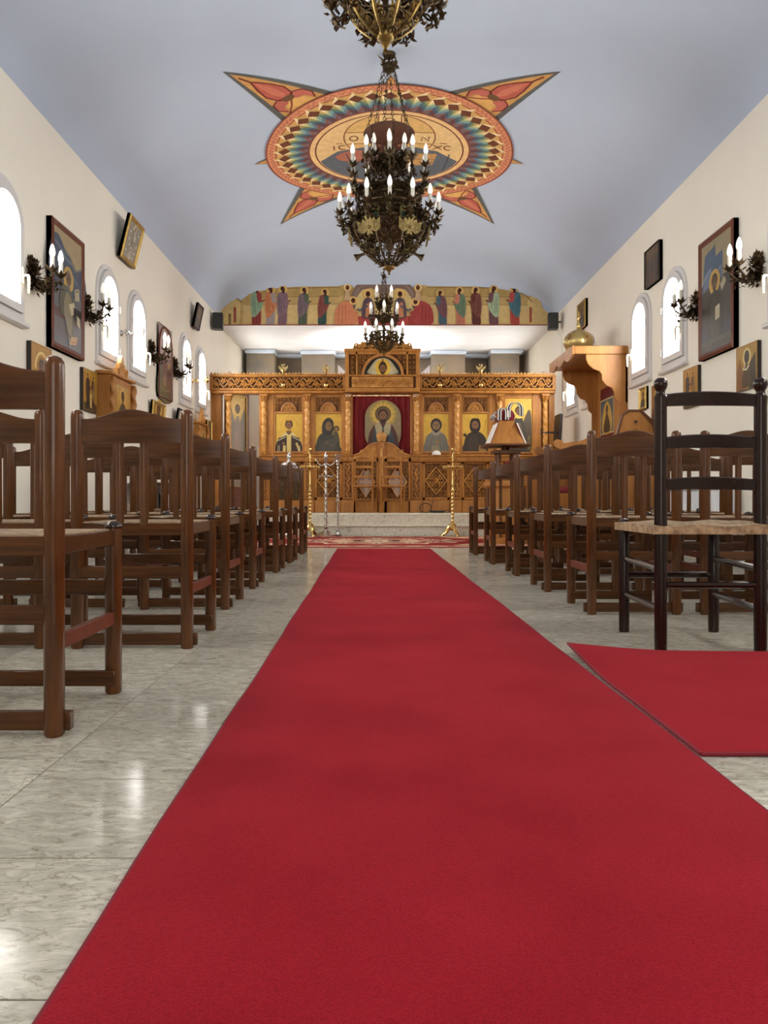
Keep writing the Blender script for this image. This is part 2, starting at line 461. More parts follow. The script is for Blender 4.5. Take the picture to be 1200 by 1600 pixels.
SKIN, SKIND = '#9a6a42', '#4a2a18'
def face(p, x, y, r, skin=SKIN, hair='#2c1a10', beard=False, veil=None, turn=0.0):
    """head of half-height r centred on x, y"""
    if veil: p.sm([(x-.95*r, y-1.3*r), (x-1.12*r, y), (x-.8*r, y+1.05*r), (x, y+1.4*r), (x+.8*r, y+1.05*r), (x+1.12*r, y), (x+.95*r, y-1.3*r)], veil)
    else: p.ell(x, y+.18*r, .98*r, 1.05*r, hair)
    fx = x+turn*r*.25
    p.ell(fx, y-.08*r, .74*r, .97*r, skin)
    if beard: p.sm([(fx-.68*r, y-.35*r), (fx-.5*r, y-1.0*r), (fx, y-1.4*r), (fx+.5*r, y-1.0*r), (fx+.68*r, y-.35*r), (fx+.36*r, y-.78*r), (fx-.36*r, y-.78*r)], hair, 3)
    e = SKIND
    for sx in (-1, 1):
        p.ell(fx+sx*.27*r+turn*.06*r, y+.06*r, .15*r, .07*r, '#1c100a', 8)
        p.line([(fx+sx*.12*r, y+.22*r), (fx+sx*.46*r, y+.24*r)], .07*r, e)
    p.line([(fx+turn*.06*r, y+.18*r), (fx+.05*r, y-.25*r), (fx-.08*r, y-.28*r)], .07*r, e)
    p.line([(fx-.2*r, y-.5*r), (fx+.2*r, y-.5*r)], .09*r, '#6b2a1c')

def standing(p, x, y0, H, robe, mantle, halo='#d8ab4a', skin='#5a2f1c', turn=1, lean=0.0, hair='#33190f', beard=True, hr=.105):
    def q(u, v): return (x+(u*turn+lean*max(0, v-.35)*turn)*H, y0+v*H)
    if halo: p.disc(*q(0, .89), hr*H, halo, 20)
    p.sm([q(-.07, .82), (q(-.125, .76)), q(-.135, .55), q(-.11, .3), q(-.12, .02), q(-.02, 0), q(.10, .02), q(.115, .3), q(.125, .55), q(.12, .75), q(.06, .82)], robe, 4)
    p.sm([q(-.07, .82), q(-.135, .75), q(-.15, .5), q(-.115, .22), q(-.03, .2), q(.10, .36), q(.145, .5), q(.15, .6), q(.03, .58), q(-.01, .82)], mantle, 4)
    dk = tuple(v*.45 for v in lin(mantle)[:3])
    for a, b in (((-.09, .72), (-.08, .3)), ((-.04, .62), (-.03, .27)), ((.02, .56), (.07, .4))): p.line([q(*a), q(*b)], .012*H, dk)
    dk2 = tuple(v*.45 for v in lin(robe)[:3])
    for a, b in (((-.06, .2), (-.07, .03)), ((0, .24), (.0, .02)), ((.06, .3), (.06, .03))): p.line([q(*a), q(*b)], .012*H, dk2)
    p.line([q(.10, .7), q(.07, .56), q(.17, .60)], .05*H, robe)
    p.ell(*q(.185, .61), .026*H, .016*H, skin, 8)
    p.ell(*q(-.01, .915), .052*H, .058*H, hair, 12)
    p.ell(*q(.012, .885), .04*H, .055*H, skin, 12)
    if beard: p.ell(*q(.018, .845), .028*H, .035*H, hair, 8)
    p.poly([q(-.02, .84), q(.03, .84), q(.035, .8), q(-.03, .8)], skin)

# ------------------------------------------------------------------ carved wood relief on a plane facing -y
def ridge(mb, pts, w, y, d, m=0):
    k = len(pts); vs = []
    for i, p in enumerate(pts):
        a = pts[max(0, i-1)]; b = pts[min(k-1, i+1)]
        dx, dz = b[0]-a[0], b[1]-a[1]; L = sqrt(dx*dx+dz*dz) or 1
        nx, nz = -dz/L*w/2, dx/L*w/2
        vs += [(p[0]+nx, y, p[1]+nz), (p[0]+nx*.5, y-d, p[1]+nz*.5), (p[0]-nx*.5, y-d, p[1]-nz*.5), (p[0]-nx, y, p[1]-nz)]
    fs = []
    for i in range(k-1):
        for j in range(3): fs.append((i*4+j, i*4+4+j, i*4+5+j, i*4+1+j))
    mb.add(vs, fs, m)
def leaf2(mb, x, z, a, L, w, y, d, m=0):
    ca, sa = cos(a), sin(a)
    def q(u, v): return (x+u*ca-v*sa, z+u*sa+v*ca)
    out = [(0, 0), (.28*L, .5*w), (.5*L, .28*w), (.72*L, .42*w), (L, 0), (.72*L, -.42*w), (.5*L, -.28*w), (.28*L, -.5*w)]
    vs = []
    for u, v in out:
        a2 = q(u, v); vs.append((a2[0], y-d*.35, a2[1]))
    c = q(.5*L, 0); vs.append((c[0], y-d, c[1]))
    mb.add(vs, [(i, (i+1) % 8, 8) for i in range(8)], m)
def spiral(cx, cz, r, a0, turns, sgn, n=12):
    return [(cx+r*(1-.72*i/n)*cos(a0+sgn*turns*2*pi*i/n), cz+r*(1-.72*i/n)*sin(a0+sgn*turns*2*pi*i/n)) for i in range(n+1)]
def rosette(mb, x, z, r, y, d, m=0, n=6):
    for i in range(n): leaf2(mb, x, z, 2*pi*i/n+.3, r, r*.55, y, d, m)
def carve_band(mb, x0, x1, z0, z1, y, d=.012, vertical=False, n=None):
    """running vine with scrolls and leaves"""
    L, Hh = ((x1-x0), (z1-z0)) if not vertical else ((z1-z0), (x1-x0))
    n = n or max(2, round(L/(Hh*1.05)))
    c = L/n; r = min(c, Hh)*.40
    def T(u, v): return (x0+u, z0+v) if not vertical else (x0+v, z0+u)
    wave = [T(L*i/(n*8), Hh*(.5+.38*sin(pi*i/8))) for i in range(n*8+1)]
    ridge(mb, wave, Hh*.09, y, d*.8)
    for i in range(n):
        u = c*(i+.5); sg = 1 if i % 2 == 0 else -1
        cx, cz = T(u, Hh*(.5-.10*sg))
        pts = spiral(u, Hh*(.5-.10*sg), r*.85, sg*pi/2, 1.1, sg, 10)
        ridge(mb, [T(a, b) for a, b in pts], Hh*.09, y, d)
        rosette(mb, cx, cz, r*.62, y, d*1.3, n=6)
        for a in (.2, 1.1, 2.1, 3.0):
            ll = r*.95; leaf2(mb, *T(u+cos(a*sg)*r*.55, Hh*(.5-.10*sg)-sg*sin(a)*r*.75), -a*sg+(pi/2 if vertical else 0), ll, ll*.6, y, d*1.15)
        for da in (.6, 2.5):
            q = T(u+(c*.42 if da < 1 else -c*.42), Hh*(.5+.12*sg))
            leaf2(mb, q[0], q[1], sg*(da)+(pi/2 if vertical else 0), r*1.0, r*.6, y, d)
def carve_panel(mb, x0, x1, z0, z1, y, cell=.11, d=.012, skip=None):
    nx = max(1, round((x1-x0)/cell)); nz = max(1, round((z1-z0)/cell))
    cx, cz = (x1-x0)/nx, (z1-z0)/nz
    for i in range(nx):
        for j in range(nz):
            x, z = x0+cx*(i+.5), z0+cz*(j+.5)
            if skip and skip(x, z): continue
            sg = 1 if (i+j) % 2 == 0 else -1
            mir = 1 if i < nx/2 else -1
            r = min(cx, cz)*.46
            ridge(mb, spiral(x, z, r, (pi/2 if mir > 0 else pi/2)*sg, 1.2, sg*mir, 10), r*.26, y, d)
            rosette(mb, x, z, r*.42, y, d*1.2, n=5)
            for a in (pi/4, 3*pi/4, -pi/4, -3*pi/4):
                leaf2(mb, x+cos(a)*r*.85, z+sin(a)*r*.85, a+.5*sg, r*.6, r*.36, y, d)

# ================================================================== THE ROOM
# floor: slab, marble tiles in running bond (rows 0.323 deep, 0.6 wide)
b = MB(); b.box(XL-.1, XR+.1, YB-.1, YE+.1, -.12, -.0012); floor = struct(b.build('floor', 'grout'))
TW, TD = .60, .323
tb = MB(); tb.box(0, TW-.0032, 0, TD-.0036, -.004, 0)
tile0 = None; far = MB()
def tile_rows():
    k = 0
    y = .817-TD*3
    while y < 11.4:
        yield k, y
        y += TD; k += 1
def placed(x, y):
    global tile0
    if tile0 is None:
        tile0 = tb.build('tile', 'marble', floor); tile0.location = (x, y, 0)
    else:
        t = tile0.copy(); COL.objects.link(t); t.parent = floor; t.location = (x, y, 0)
n_t = 0
for k, y in tile_rows():
    x = -.653-TW*4
    col = 0
    while x < XR:
        yy = y+(TD*.5 if col % 2 else 0)
        hid = (-.30 < x and x+TW < .50)
        if x+TW > XL and x < XR:
            if yy < 7.0 and not hid: placed(x, yy); n_t += 1
            else: far.box(x, x+TW-.0032, yy, yy+TD-.0036, -.004, 0)
        x += TW; col += 1
far.box(XL, XR, 11.3, 11.5, -.004, 0); far.box(XL, XR, YB, -.3, -.004, 0)
tag(far.build('distant_tile', 'marble', floor), kind='stuff')

# walls
b = MB(); b.box(XL-.2, XL, YB, YE, 0, ZW+.02); wall_left = struct(b.build('wall_left', 'wall'))
b = MB(); b.box(XR, XR+.2, YB, YE, 0, ZW+.02); wall_right = struct(b.build('wall_right', 'wall'))
b = MB(); b.box(XL-.2, XR+.2, YB-.2, YB, 0, 4.8); wall_back = struct(b.build('wall_back', 'darkwall'))
b = MB(); b.box(XL-.2, XR+.2, YE, YE+.2, 0, 4.8); wall_front = struct(b.build('wall_front', 'apse'))

# ceiling: shallow vault that coves down to the painted beam
NX = 72
xs = [XC+HWD*(-cos(pi*i/NX)*.5+(-1+2*i/NX)*.5) for i in range(NX+1)]
ys = [YB-.1+i*.65 for i in range(int((10.9-YB)/.65)+1)]+[10.9+(YM-10.9)*sin(pi/2*i/14) for i in range(15)]
ys = sorted(set(round(v, 4) for v in ys))
b = MB(); b.v = [(x, y, ceil_z(x, y)) for y in ys for x in xs]
n1 = NX+1
b.add([], [])
b.f = [(j*n1+i, (j+1)*n1+i, (j+1)*n1+i+1, j*n1+i+1) for j in range(len(ys)-1) for i in range(NX)]; b.m = [0]*len(b.f)
ceiling = struct(b.build('ceiling', 'ceil', sharp=60))
# roof slab over the vault keeps the outside light out
b = MB(); b.box(XL-.2, XR+.2, YB-.2, YE+.2, 4.75, 4.9); struct(b.build('ceiling_roof', 'darkwall'))
# beam across the sanctuary opening, with its soffit
ZB = 3.41
b = MB()
top = [(x, ceil_z(x, YM)+.03) for x in xs]
b.prism([(XL, ZB)]+top+[(XR, ZB)], YM, YM+.04); trim1 = struct(b.build('trim_1', 'ceil'))
b = MB(); b.box(XL, XR, YM+.04, YE, ZB, ZB+.12); struct(b.build('ceiling_sanctuary', 'white'))
# far wall of the sanctuary: brown painted piers and a blue stepped coving
def fx(px, Z): return (px-592)*Z/1200
def fz(py, Z): return .53+(782-py)*Z/1200
b = MB()
for p0, p1, d in ((384, 428, .55), (470, 522, .45), (675, 728, .45), (768, 812, .55)):
    b.box(fx(p0, 14.6), fx(p1, 14.6), YE-d, YE, ZS, ZB-.02)
struct(b.build('wall_apse_pier', 'apse'))
b = MB()
for p0, p1, d in ((384, 428, .60), (428, 470, .16), (470, 522, .50), (522, 545, .16), (652, 675, .16), (675, 728, .50), (728, 768, .16), (768, 816, .60)):
    b.box(fx(p0, 14.6)-.02, fx(p1, 14.6)+.02, YE-d-.03, YE, ZB-.075, ZB-.001, c=.02)
struct(b.build('trim_2', 'coving'))
for s, p0, p1 in (('left', 528, 545), ('right', 655, 672)):   # sloping white blind pieces beside the crown
    b = MB(); b.prism([(fx(p0, 13.4), 2.5), (fx(p1, 13.4), 2.5), (fx(p1, 13.4), 2.72 if s == 'left' else 2.9), (fx(p0, 13.4), 2.9 if s == 'left' else 2.72)], 13.4, 13.45)
    struct(b.build('trim_3' if s == 'left' else 'trim_4', 'white'))
# partition seen through the open side door
b = MB(); b.box(-2.40, -1.55, 13.4, 13.5, 1.27, 2.62); wp = struct(b.build('wall_partition', 'wall'))
b = MB(); b.box(-2.40, -1.55, 13.38, 13.5, ZS, 1.27); b.build('dado', 'dado', wp)
b = MB(); b.box(-2.42, -2.35, 13.34, 13.52, 1.27, 2.62); b.build('jamb', 'brownwood', wp)

# platform: two marble steps, each a row of slabs
b = MB(); b.box(XL, XR, 11.42, YE, -.05, ZS-.03)
b2 = MB()
platform = struct(b.build('floor_platform', 'marble_step'))
def step(y0, z0, z1, cuts):
    e = [XL]+cuts+[XR]
    for i in range(len(e)-1):
        r = MB(); r.box(e[i]+.001, e[i+1]-.001, y0, y0+.06, z0, z1-.03, c=.002); r.build('riser', 'marble_step', platform)
        t = MB(); t.box(e[i]+.001, e[i+1]-.001, y0-.025, y0+.42, z1-.03, z1, c=.006); t.build('tread', 'marble_step', platform)
step(11.36, 0, .17, [-1.45, -.25, .95, 2.1])
step(11.60, .17, ZS, [-1.9, -.62, .62, 1.8])
t = MB(); t.box(XL+.001, XR-.001, 12.02, YE, ZS-.03, ZS); t.build('tread', 'marble_step', platform)

# windows ------------------------------------------------------------
def arch_pts(w, z0, zs, n=14):
    """outline of a round-headed opening, spring line zs"""
    r = w/2
    return [(-r, z0), (r, z0)]+[(r*cos(pi*i/n), zs+r*sin(pi*i/n)) for i in range(n+1)]
def arch_ring(mb, w0, z0, w1, z1, zs, y0, y1, m=0):
    """ring between an outer (w0, z0) and an inner (w1, z1) outline; y0 is the front"""
    A, B = arch_pts(w0, z0, zs), arch_pts(w1, z1, zs); k = len(A)
    vs = [(a, y0, c) for a, c in A]+[(a, y0, c) for a, c in B]+[(a, y1, c) for a, c in A]+[(a, y1, c) for a, c in B]
    fs = []
    for i in range(k):
        j = (i+1) % k
        fs += [(i, j, k+j, k+i), (2*k+j, 2*k+i, 3*k+i, 3*k+j), (i, 2*k+i, 2*k+j, j), (k+i, k+j, 3*k+j, 3*k+i)]
    mb.add(vs, fs, m)
def make_window():
    w = sempty('window_1')
    b = MB(); arch_ring(b, .62, 1.83, .53, 1.885, 2.48, -.018, .01); b.build('casing', 'pvc', w)
    b = MB(); arch_ring(b, .52, 1.89, .405, 1.945, 2.48, -.040, .005); b.build('sash', 'pvc', w)
    b = MB(); arch_ring(b, .408, 1.943, .392, 1.951, 2.48, -.020, .004); b.build('gasket', 'pvc2', w)
    b = MB(); b.prism(arch_pts(.40, 1.947, 2.48), -.010, -.004); b.build('pane', 'pane', w)
    b = MB(); b.box(-.325, .325, -.055, .005, 1.79, 1.825, c=.008); b.build('sill', 'pvc', w)
    b = MB()
    for z in (2.0, 2.42): b.tube([(.245, -.045, z-.035), (.245, -.045, z+.035)], .009, 8)
    b.build('hinge', 'pvc', w)
    b = MB(); b.box(-.243, -.217, -.05, -.038, 2.10, 2.22, c=.004); b.tube([(-.23, -.05, 2.16), (-.23, -.085, 2.16)], .009, 8)
    b.tube([(-.23, -.085, 2.16), (-.23, -.088, 2.12), (-.23, -.086, 2.03)], [.011, .011, .008], 8)
    b.build('handle', 'handle', w)
    return w
win0 = make_window(); nwin = 0
def place_window(x, y, rz, mirror):
    global nwin
    nwin += 1
    if nwin == 1: w = win0
    else:
        w = copy_tree(win0); w.name = 'window_%d' % nwin
    w.location = (x, y, 0); w.rotation_euler = (0, 0, rz)
    for c in w.children:
        nm = c.name.split('.')[0]
        if nm in ('handle', 'hinge') and mirror: c.rotation_euler = (0, 0, 0); c.location.x = .46 if nm == 'handle' else -.49
        elif nm in ('handle', 'hinge'): c.location.x = 0
LW = [(13.45, 0), (14.35, 1), (7.40, 0), (8.28, 1), (10.35, 0), (11.24, 1), (5.33, 1), (4.45, 0), (2.38, 1), (1.50, 0)]  # the first two, unseen behind the screen, are added to brighten the sanctuary
for y, mir in LW: place_window(XL, y, pi/2, mir)
RW = [(13.45, 0), (14.35, 1), (7.44, 0), (8.38, 1), (10.45, 0), (11.35, 1), (5.33, 1), (4.45, 0), (2.38, 1), (1.50, 0)]  # again the first two are unseen extras lighting the sanctuary
for y, mir in RW: place_window(XR, y, -pi/2, not mir)

# entrance door behind the camera
dd = sempty('door_1', (.1, YB, 0))
for s in (-1, 1):
    b = MB(); x0, x1 = (-.95, -.005) if s < 0 else (.005, .95)
    for q in ((x0, x0+.1, 0, 2.4), (x1-.1, x1, 0, 2.4), (x0, x1, 0, .3), (x0, x1, 2.28, 2.4), (x0, x1, 1.2, 1.28)): b.box(q[0], q[1], 0, .06, q[2], q[3], c=.006)
    lf = b.build('door_leaf', 'brownwood', dd)
    b = MB(); b.box(x0+.1, x1-.1, .02, .03, .3, 1.2); b.box(x0+.1, x1-.1, .02, .03, 1.28, 2.28); b.build('pane', 'doorpane', lf)
b = MB(); b.prism([(-.95, 2.5), (.95, 2.5)]+[(.95*cos(pi*i/20), 2.5+.95*sin(pi*i/20)) for i in range(21)], .01, .03); b.build('fanlight', 'doorpane', dd)
b = MB(); b.box(-1.05, -.95, -.01, .1, 0, 2.5); b.box(.95, 1.05, -.01, .1, 0, 2.5); b.box(-1.05, 1.05, -.01, .1, 2.4, 2.5); b.build('door_frame', 'brownwood', dd)

# ================================================================== CEILING PAINTING
P = Paint()
R0 = 1.42; CX0, CY0 = .119, 8.90
OUT, INK = '#5f5a50', '#6e2c14'
def pol(r, a): return (r*cos(a), r*sin(a))
for ang, hw, tip in ((51, 16, 2.45), (129, 16, 2.45), (-52.5, 16, 2.49), (-127.5, 16, 2.49), (0, 3.2, 1.56), (180, 3.2, 1.56), (90, 3.2, 1.58), (-90, 3.2, 1.58)):
    a = radians(ang); h = radians(hw)
    A, B, T = pol(R0*.96, a-h), pol(R0*.96, a+h), pol(tip, a)
    P.poly([A, T, B], '#5d5c58' if hw > 5 else '#9a6a2c')
    k = .94 if hw > 5 else .97
    A2, B2, T2 = pol(R0*.93, a-h*.84), pol(R0*.93, a+h*.84), pol(R0+(tip-R0)*k-.02, a)
    P.poly([A2, T2, B2], '#c58c34')
    if hw > 5:   # red lily in each large ray
        P.poly([pol(R0*.95, a-h*.5), pol(R0*.95, a+h*.5), pol(R0+.45, a)], '#d9a03c')
        def q(r, t): t *= .72; return (r*cos(a)-t*sin(a), r*sin(a)+t*cos(a))
        P.sm([q(1.60, 0), q(1.66, .13), q(1.80, .17), q(1.96, .10), q(2.12, .0), q(1.96, -.10), q(1.80, -.17), q(1.66, -.13)], '#b5492c'); P.sm([q(1.66, 0), q(1.75, .06), q(1.92, .05), q(2.05, 0), q(1.92, -.05), q(1.75, -.06)], '#c4623f')
        P.sm([q(1.63, .01), q(1.68, .14), q(1.64, .27), q(1.53, .33), q(1.43, .26), q(1.53, .20), q(1.55, .10)], '#b9553a')
        P.sm([q(1.63, -.01), q(1.68, -.14), q(1.64, -.27), q(1.53, -.33), q(1.43, -.26), q(1.53, -.20), q(1.55, -.10)], '#b9553a')
        for sg in (1, -1):
            P.line([q(1.60, .02*sg), q(1.66, .13*sg), q(1.80, .17*sg), q(1.96, .10*sg), q(2.12, .0)], .018, '#6b1f12')
            P.line([q(1.63, .03*sg), q(1.68, .14*sg), q(1.64, .27*sg), q(1.53, .33*sg), q(1.43, .26*sg)], .018, '#6b1f12')
        P.line([q(2.10, 0), q(2.26, .01)], .02, '#6b1f12')
        P.ell(*q(1.62, 0), .05, .07, '#6d4a26', 12, a)
        P.line([q(1.40, .28), q(1.5, .1), q(1.58, 0)], .02, '#8a3a1c')
P.disc(0, 0, R0, '#8a3c22', 96)
P.disc(0, 0, R0*.985, '#cf7d46', 96)
# zigzag border
zz = []
for i in range(240): zz.append(pol(R0*(.972 if i % 2 else .938), 2*pi*i/240))
P.line(zz, .016, '#a8442a', True)
P.disc(0, 0, R0*.922, '#8f3f20', 96)
P.disc(0, 0, R0*.912, '#cf9436', 96)
# ring of folded rays, colour bands stepping from cream through green and blue to purple
NS = 44
bands = [(.862, '#ead09a', '#c79a4a'), (.795, '#d2c584', '#a3964f'), (.765, '#a3b07c', '#76855a'), (.74, '#7a9a92', '#53706c'), (.712, '#5c7b88', '#41586c'), (.685, '#75666a', '#5a4851'), (.665, '#7f4a3e', '#693630')]
NB = len(bands)
for bi, (r, cl, cd) in enumerate(bands):   # folded strips: light and dark flank of each fold
    P.hold = False
    for i in range(NS):
        a0, a2 = 2*pi*i/NS, 2*pi*(i+1)/NS; a1 = (a0+a2)/2; f = .06 if bi < 4 else .04
        k = r+.02; kb = r-.12 if bi < NB-1 else .66
        P.poly([pol(R0*(k+f), a0), pol(R0*(k-f*.2), a1), pol(R0*(kb-f*.2), a1), pol(R0*(kb+f), a0)], cl)
        P.hold = True
        P.poly([pol(R0*(k-f*.2), a1), pol(R0*(k+f), a2), pol(R0*(kb+f), a2), pol(R0*(kb-f*.2), a1)], cd)
P.hold = False
for i in range(NS):   # brown lozenge end of every fold
    a0, a2 = 2*pi*i/NS, 2*pi*(i+1)/NS; a1 = (a0+a2)/2
    P.poly([pol(R0*.90, a0), pol(R0*.862, a1), pol(R0*.80, a0+.08*(a2-a0)), pol(R0*.845, a0-.42*(a2-a0))], '#6b3413'); P.hold = True
P.hold = False
P.disc(0, 0, R0*.663, '#7a3a2c', 72)
P.disc(0, 0, R0*.645, '#deb06a', 72)
P.disc(0, 0, R0*.605, INK, 72)
P.disc(0, 0, R0*.593, '#dcb26c', 72)
# cross halo, book and shoulders of the painted figure (its head is towards the entrance)
hx, hy, hr = 0, .33, .515
P.disc(hx, hy, hr, INK, 64); P.disc(hx, hy, hr-.012, '#d3a34d', 64)
P.poly([(-.49, .46), (-.49, .19), (.49, .19), (.49, .46)], '#dcb56e')
P.poly([(-.15, .30), (.15, .30), (.13, .835), (-.13, .835)], '#dcb56e')
for pts in ([(-.50, .455), (-.15, .455)], [(.15, .455), (.50, .455)], [(-.495, .195), (-.15, .195)], [(.15, .195), (.495, .195)], [(-.13, .45), (-.12, .83)], [(.13, .45), (.12, .83)]): P.line(pts, .012, INK)
r6 = R0*.588
def inside(pts): return [(x, y) if sqrt(x*x+y*y) < r6 else (x*r6/sqrt(x*x+y*y), y*r6/sqrt(x*x+y*y)) for x, y in pts]
P.poly(inside([(-.81, -.20), (-.6, .02), (-.3, .10), (0, .12), (.3, .10), (.55, .02), (.81, -.20)]+[pol(r6, -.25-(pi-.5)*i/18) for i in range(19)]), '#5c6068')
P.poly([(-.1, .10), (.06, .12), (.02, -.45), (-.28, -.5), (-.3, -.2)], '#7d5a55')
P.sm([(-.60, -.06), (-.4, .04), (-.28, -.02), (-.3, -.22), (-.45, -.26), (-.6, -.18)], '#a8593c')
for i in range(7): P.line([(-.5+.2*i, .02-.02*abs(i-3)), (-.42+.18*i, -.5)], .014, '#3d4450')
P.poly([(.20, -.06), (.56, -.04), (.52, -.34), (.22, -.38)], '#b9853b'); P.line([(.22, -.2), (.53, -.19)], .014, '#7a4a1c')
P.ell(0, .30, .23, .30, '#4e2413', 32); P.ell(0, .26, .15, .22, '#8c5a35', 28); P.ell(0, .06, .13, .12, '#4a2214', 20)
for sx in (-1, 1): P.ell(sx*.06, .29, .03, .014, '#24120a', 10); P.line([(sx*.025, .34), (sx*.10, .335)], .014, '#3a1c0f')
P.line([(.0, .32), (.012, .19), (-.015, .185)], .014, '#4a2614')
# letters on the halo arms and the two initials beside it
def letters(P, w, col):
    P.arcline(-.40, .325, .045, .055, 0, 2*pi, w, col, 20)
    P.arcline(0, .72, .05, .05, -pi*.25, pi*1.25, w, col, 16); P.line([(.035, .685), (.035, .665), (.065, .665)], w, col); P.line([(-.035, .685), (-.035, .665), (-.065, .665)], w, col)
    P.line([(.36, .27), (.36, .37), (.44, .27), (.44, .37)], w, col)
    P.line([(-.63, .07), (-.63, .17)], w, col); P.arcline(-.53, .12, .045, .05, pi*.3, pi*1.7, w, col, 14); P.line([(-.60, .225), (-.53, .225)], w*.7, col)
    P.line([(.50, .07), (.60, .17)], w, col); P.line([(.50, .17), (.60, .07)], w, col); P.arcline(.67, .12, .045, .05, pi*.3, pi*1.7, w, col, 14); P.line([(.57, .225), (.65, .225)], w*.7, col)
letters(P, .014, INK)
def on_ceiling(u, v, l):
    x, y = CX0+u, CY0-v
    return (x, y, ceil_z(x, y)-.002-l*.0003)
cuts = [((x-CX0, 0, 0), (1, 0, 0)) for x in xs if -1.62 < x-CX0 < 1.62]
mural = P.build('ceiling_mural', None, 'fresco', on_ceiling, cuts=cuts)
tag(mural, 'round painted ceiling medallion in a four-pointed gold star above the chandeliers', 'mural')

# ================================================================== PAINTED BEAM (apostles)
P = Paint()
def px(pts): return [(x, -y) for x, y in pts]
gold1, gold2, edge = '#b3924e', '#c3a561', '#6f5630'
P.poly(px([(345, 508), (345, 484), (352, 473), (368, 462), (376, 470), (402, 449), (531, 447), (533, 441), (545, 439), (552, 449), (648, 449), (652, 441), (664, 441), (668, 447), (795, 448), (806, 452), (822, 462), (832, 459), (842, 464), (847, 478), (852, 488), (866, 492), (868, 508)]), gold1)
P.rect(404, -462, 800, -450, '#a3853f'); P.line(px([(402, 451), (532, 449)]), 1.2, edge); P.line(px([(666, 449), (800, 450)]), 1.2, edge)
P.line(px([(404, 464), (530, 463)]), 1, edge); P.line(px([(668, 463), (805, 464)]), 1, edge)
P.rect(380, -508, 835, -476, gold2); P.line(px([(382, 476), (530, 475)]), 1, '#8f7440'); P.line(px([(668, 476), (832, 477)]), 1, '#8f7440')
P.poly(px([(346, 508), (346, 482), (366, 465), (376, 473), (374, 508)]), '#c9ac66'); P.line(px([(350, 480), (366, 464), (378, 472)]), 1.6, '#7d6236')
P.rect(357, -508, 361, -490, '#7a6a3a'); P.rect(365, -504, 369, -480, '#9a3f22')
P.poly(px([(826, 508), (824, 470), (832, 461), (842, 467), (846, 480), (858, 490), (866, 494), (867, 508)]), '#c9ac66'); P.rect(827, -504, 831, -480, '#9a3f22')
P.line(px([(804, 452), (823, 463), (832, 472)]), 1.6, '#7d6236')
# domed canopy in the middle
P.sm(px([(549, 480), (551, 455), (565, 440), (600, 432), (633, 440), (648, 455), (650, 480), (644, 480), (640, 462), (600, 462), (560, 462), (556, 480)]), '#7b6257')
P.poly(px([(556, 506), (556, 466), (566, 453), (580, 450), (592, 458), (595, 470), (605, 470), (608, 458), (620, 450), (634, 453), (643, 466), (643, 506)]), '#c9ab62')
P.arcline(600, -468, 46, 32, .1, pi-.1, 2, '#8d7466')
P.rect(596, -508, 603, -458, '#8a7163')
P.rect(560, -508, 648, -494, '#a5231c')
fg = [(401, 449, '#8a2a20', '#7f9a7a', 1, 0), (423, 450, '#9a8a86', '#b8682a', 1, 0), (442, 450, '#7a5a64', '#7a6068', 1, 0.02), (475, 452, '#4f5a48', '#6e5a60', 1, .08), (507, 455, '#2f5048', '#7a3a30', 1, .14),
      (804, 449, '#a83020', '#3f6a76', -1, 0), (771, 450, '#6a4448', '#93a583', -1, 0), (743, 452, '#5a2a22', '#6d3a2e', -1, .04), (718, 453, '#b06040', '#5d7258', -1, .06), (688, 457, '#3f5a66', '#6a4048', -1, .14)]
for x, y, r, m_, t, ln in fg:
    standing(P, x-ln*24*t, -507.5, 507.5-y+4, r, m_, '#c79b45', '#4a2014', t, ln, hr=.115)
for x, y, t, rb, hd in ((540, 470, 1, '#bf6a35', 552), (660, 472, -1, '#93231c', 649)):   # two bowing figures
    P.sm(px([(x-14*t, 507), (x-17*t, 492), (x-12*t, 478), (x, 471), (x+9*t, 474), (x+13*t, 484), (x+20*t, 497), (x+14*t, 507)]), rb)
    dk = tuple(v*.5 for v in lin(rb)[:3])
    for k in range(3): P.line(px([(x-10*t+5*k*t, 477), (x-11*t+6*k*t, 504)]), .9, dk)
    P.disc(hd, -(y), 6.5, '#d3a64c', 18); P.ell(hd, -y, 3.4, 4.2, '#4a2014', 12)
    P.line(px([(x+8*t, 484), (x+20*t, 490)]), 3, rb)
for x, y in ((543, 450), (653, 450)):   # two angels
    P.disc(x, -y, 6, '#d9b566', 18); P.ell(x, -y, 3.2, 4, '#5a2c18', 12); P.poly(px([(x-5, 470), (x-3, 455), (x+3, 455), (x+5, 470)]), '#b5936a')
for x, t in ((575, -1), (625, 1)):   # the two figures under the canopy
    P.disc(x, -459, 7.5, '#d3a64c', 18)
    P.sm(px([(x-9, 496), (x-8, 474), (x-3, 466), (x+3, 466), (x+8, 474), (x+9, 496)]), '#54424a'); P.poly(px([(x-4, 496), (x-3, 476), (x+4, 472), (x+6, 496)]), '#b06a34')
    P.ell(x, -460, 3.6, 4.6, '#3d1c10', 12); P.line(px([(x, 478), (x+13*t, 486), (x+17*t, 483)]), 3, '#54505c')
P.poly(px([(596, 496), (604, 496), (602, 488), (598, 488)]), '#d8b25a')
P.line(px([(345, 508.3), (868, 508.3)]), 1.6, '#7a2a1c')
def on_beam(u, v, l): return ((u-592)*YM/1200, YM-.002-l*.0002, .53+(782+v)*YM/1200)
beam_mural = P.build('beam_mural', None, 'fresco', on_beam)
tag(beam_mural, 'long painted frieze of robed apostles on gold across the beam over the icon screen', 'mural')

# ================================================================== ICON SCREEN
def IX(p): return (p-592)/100
def IZ(p): return .53+(782-p)/100
scr = thing('icon_screen', 'wide golden carved wooden icon screen with gilt icons and columns on the marble steps', 'icon screen', (0, YI, ZS))
def L(o):  # local frame of the screen
    return o
ZL = -ZS
def iz(p): return IZ(p)-ZS
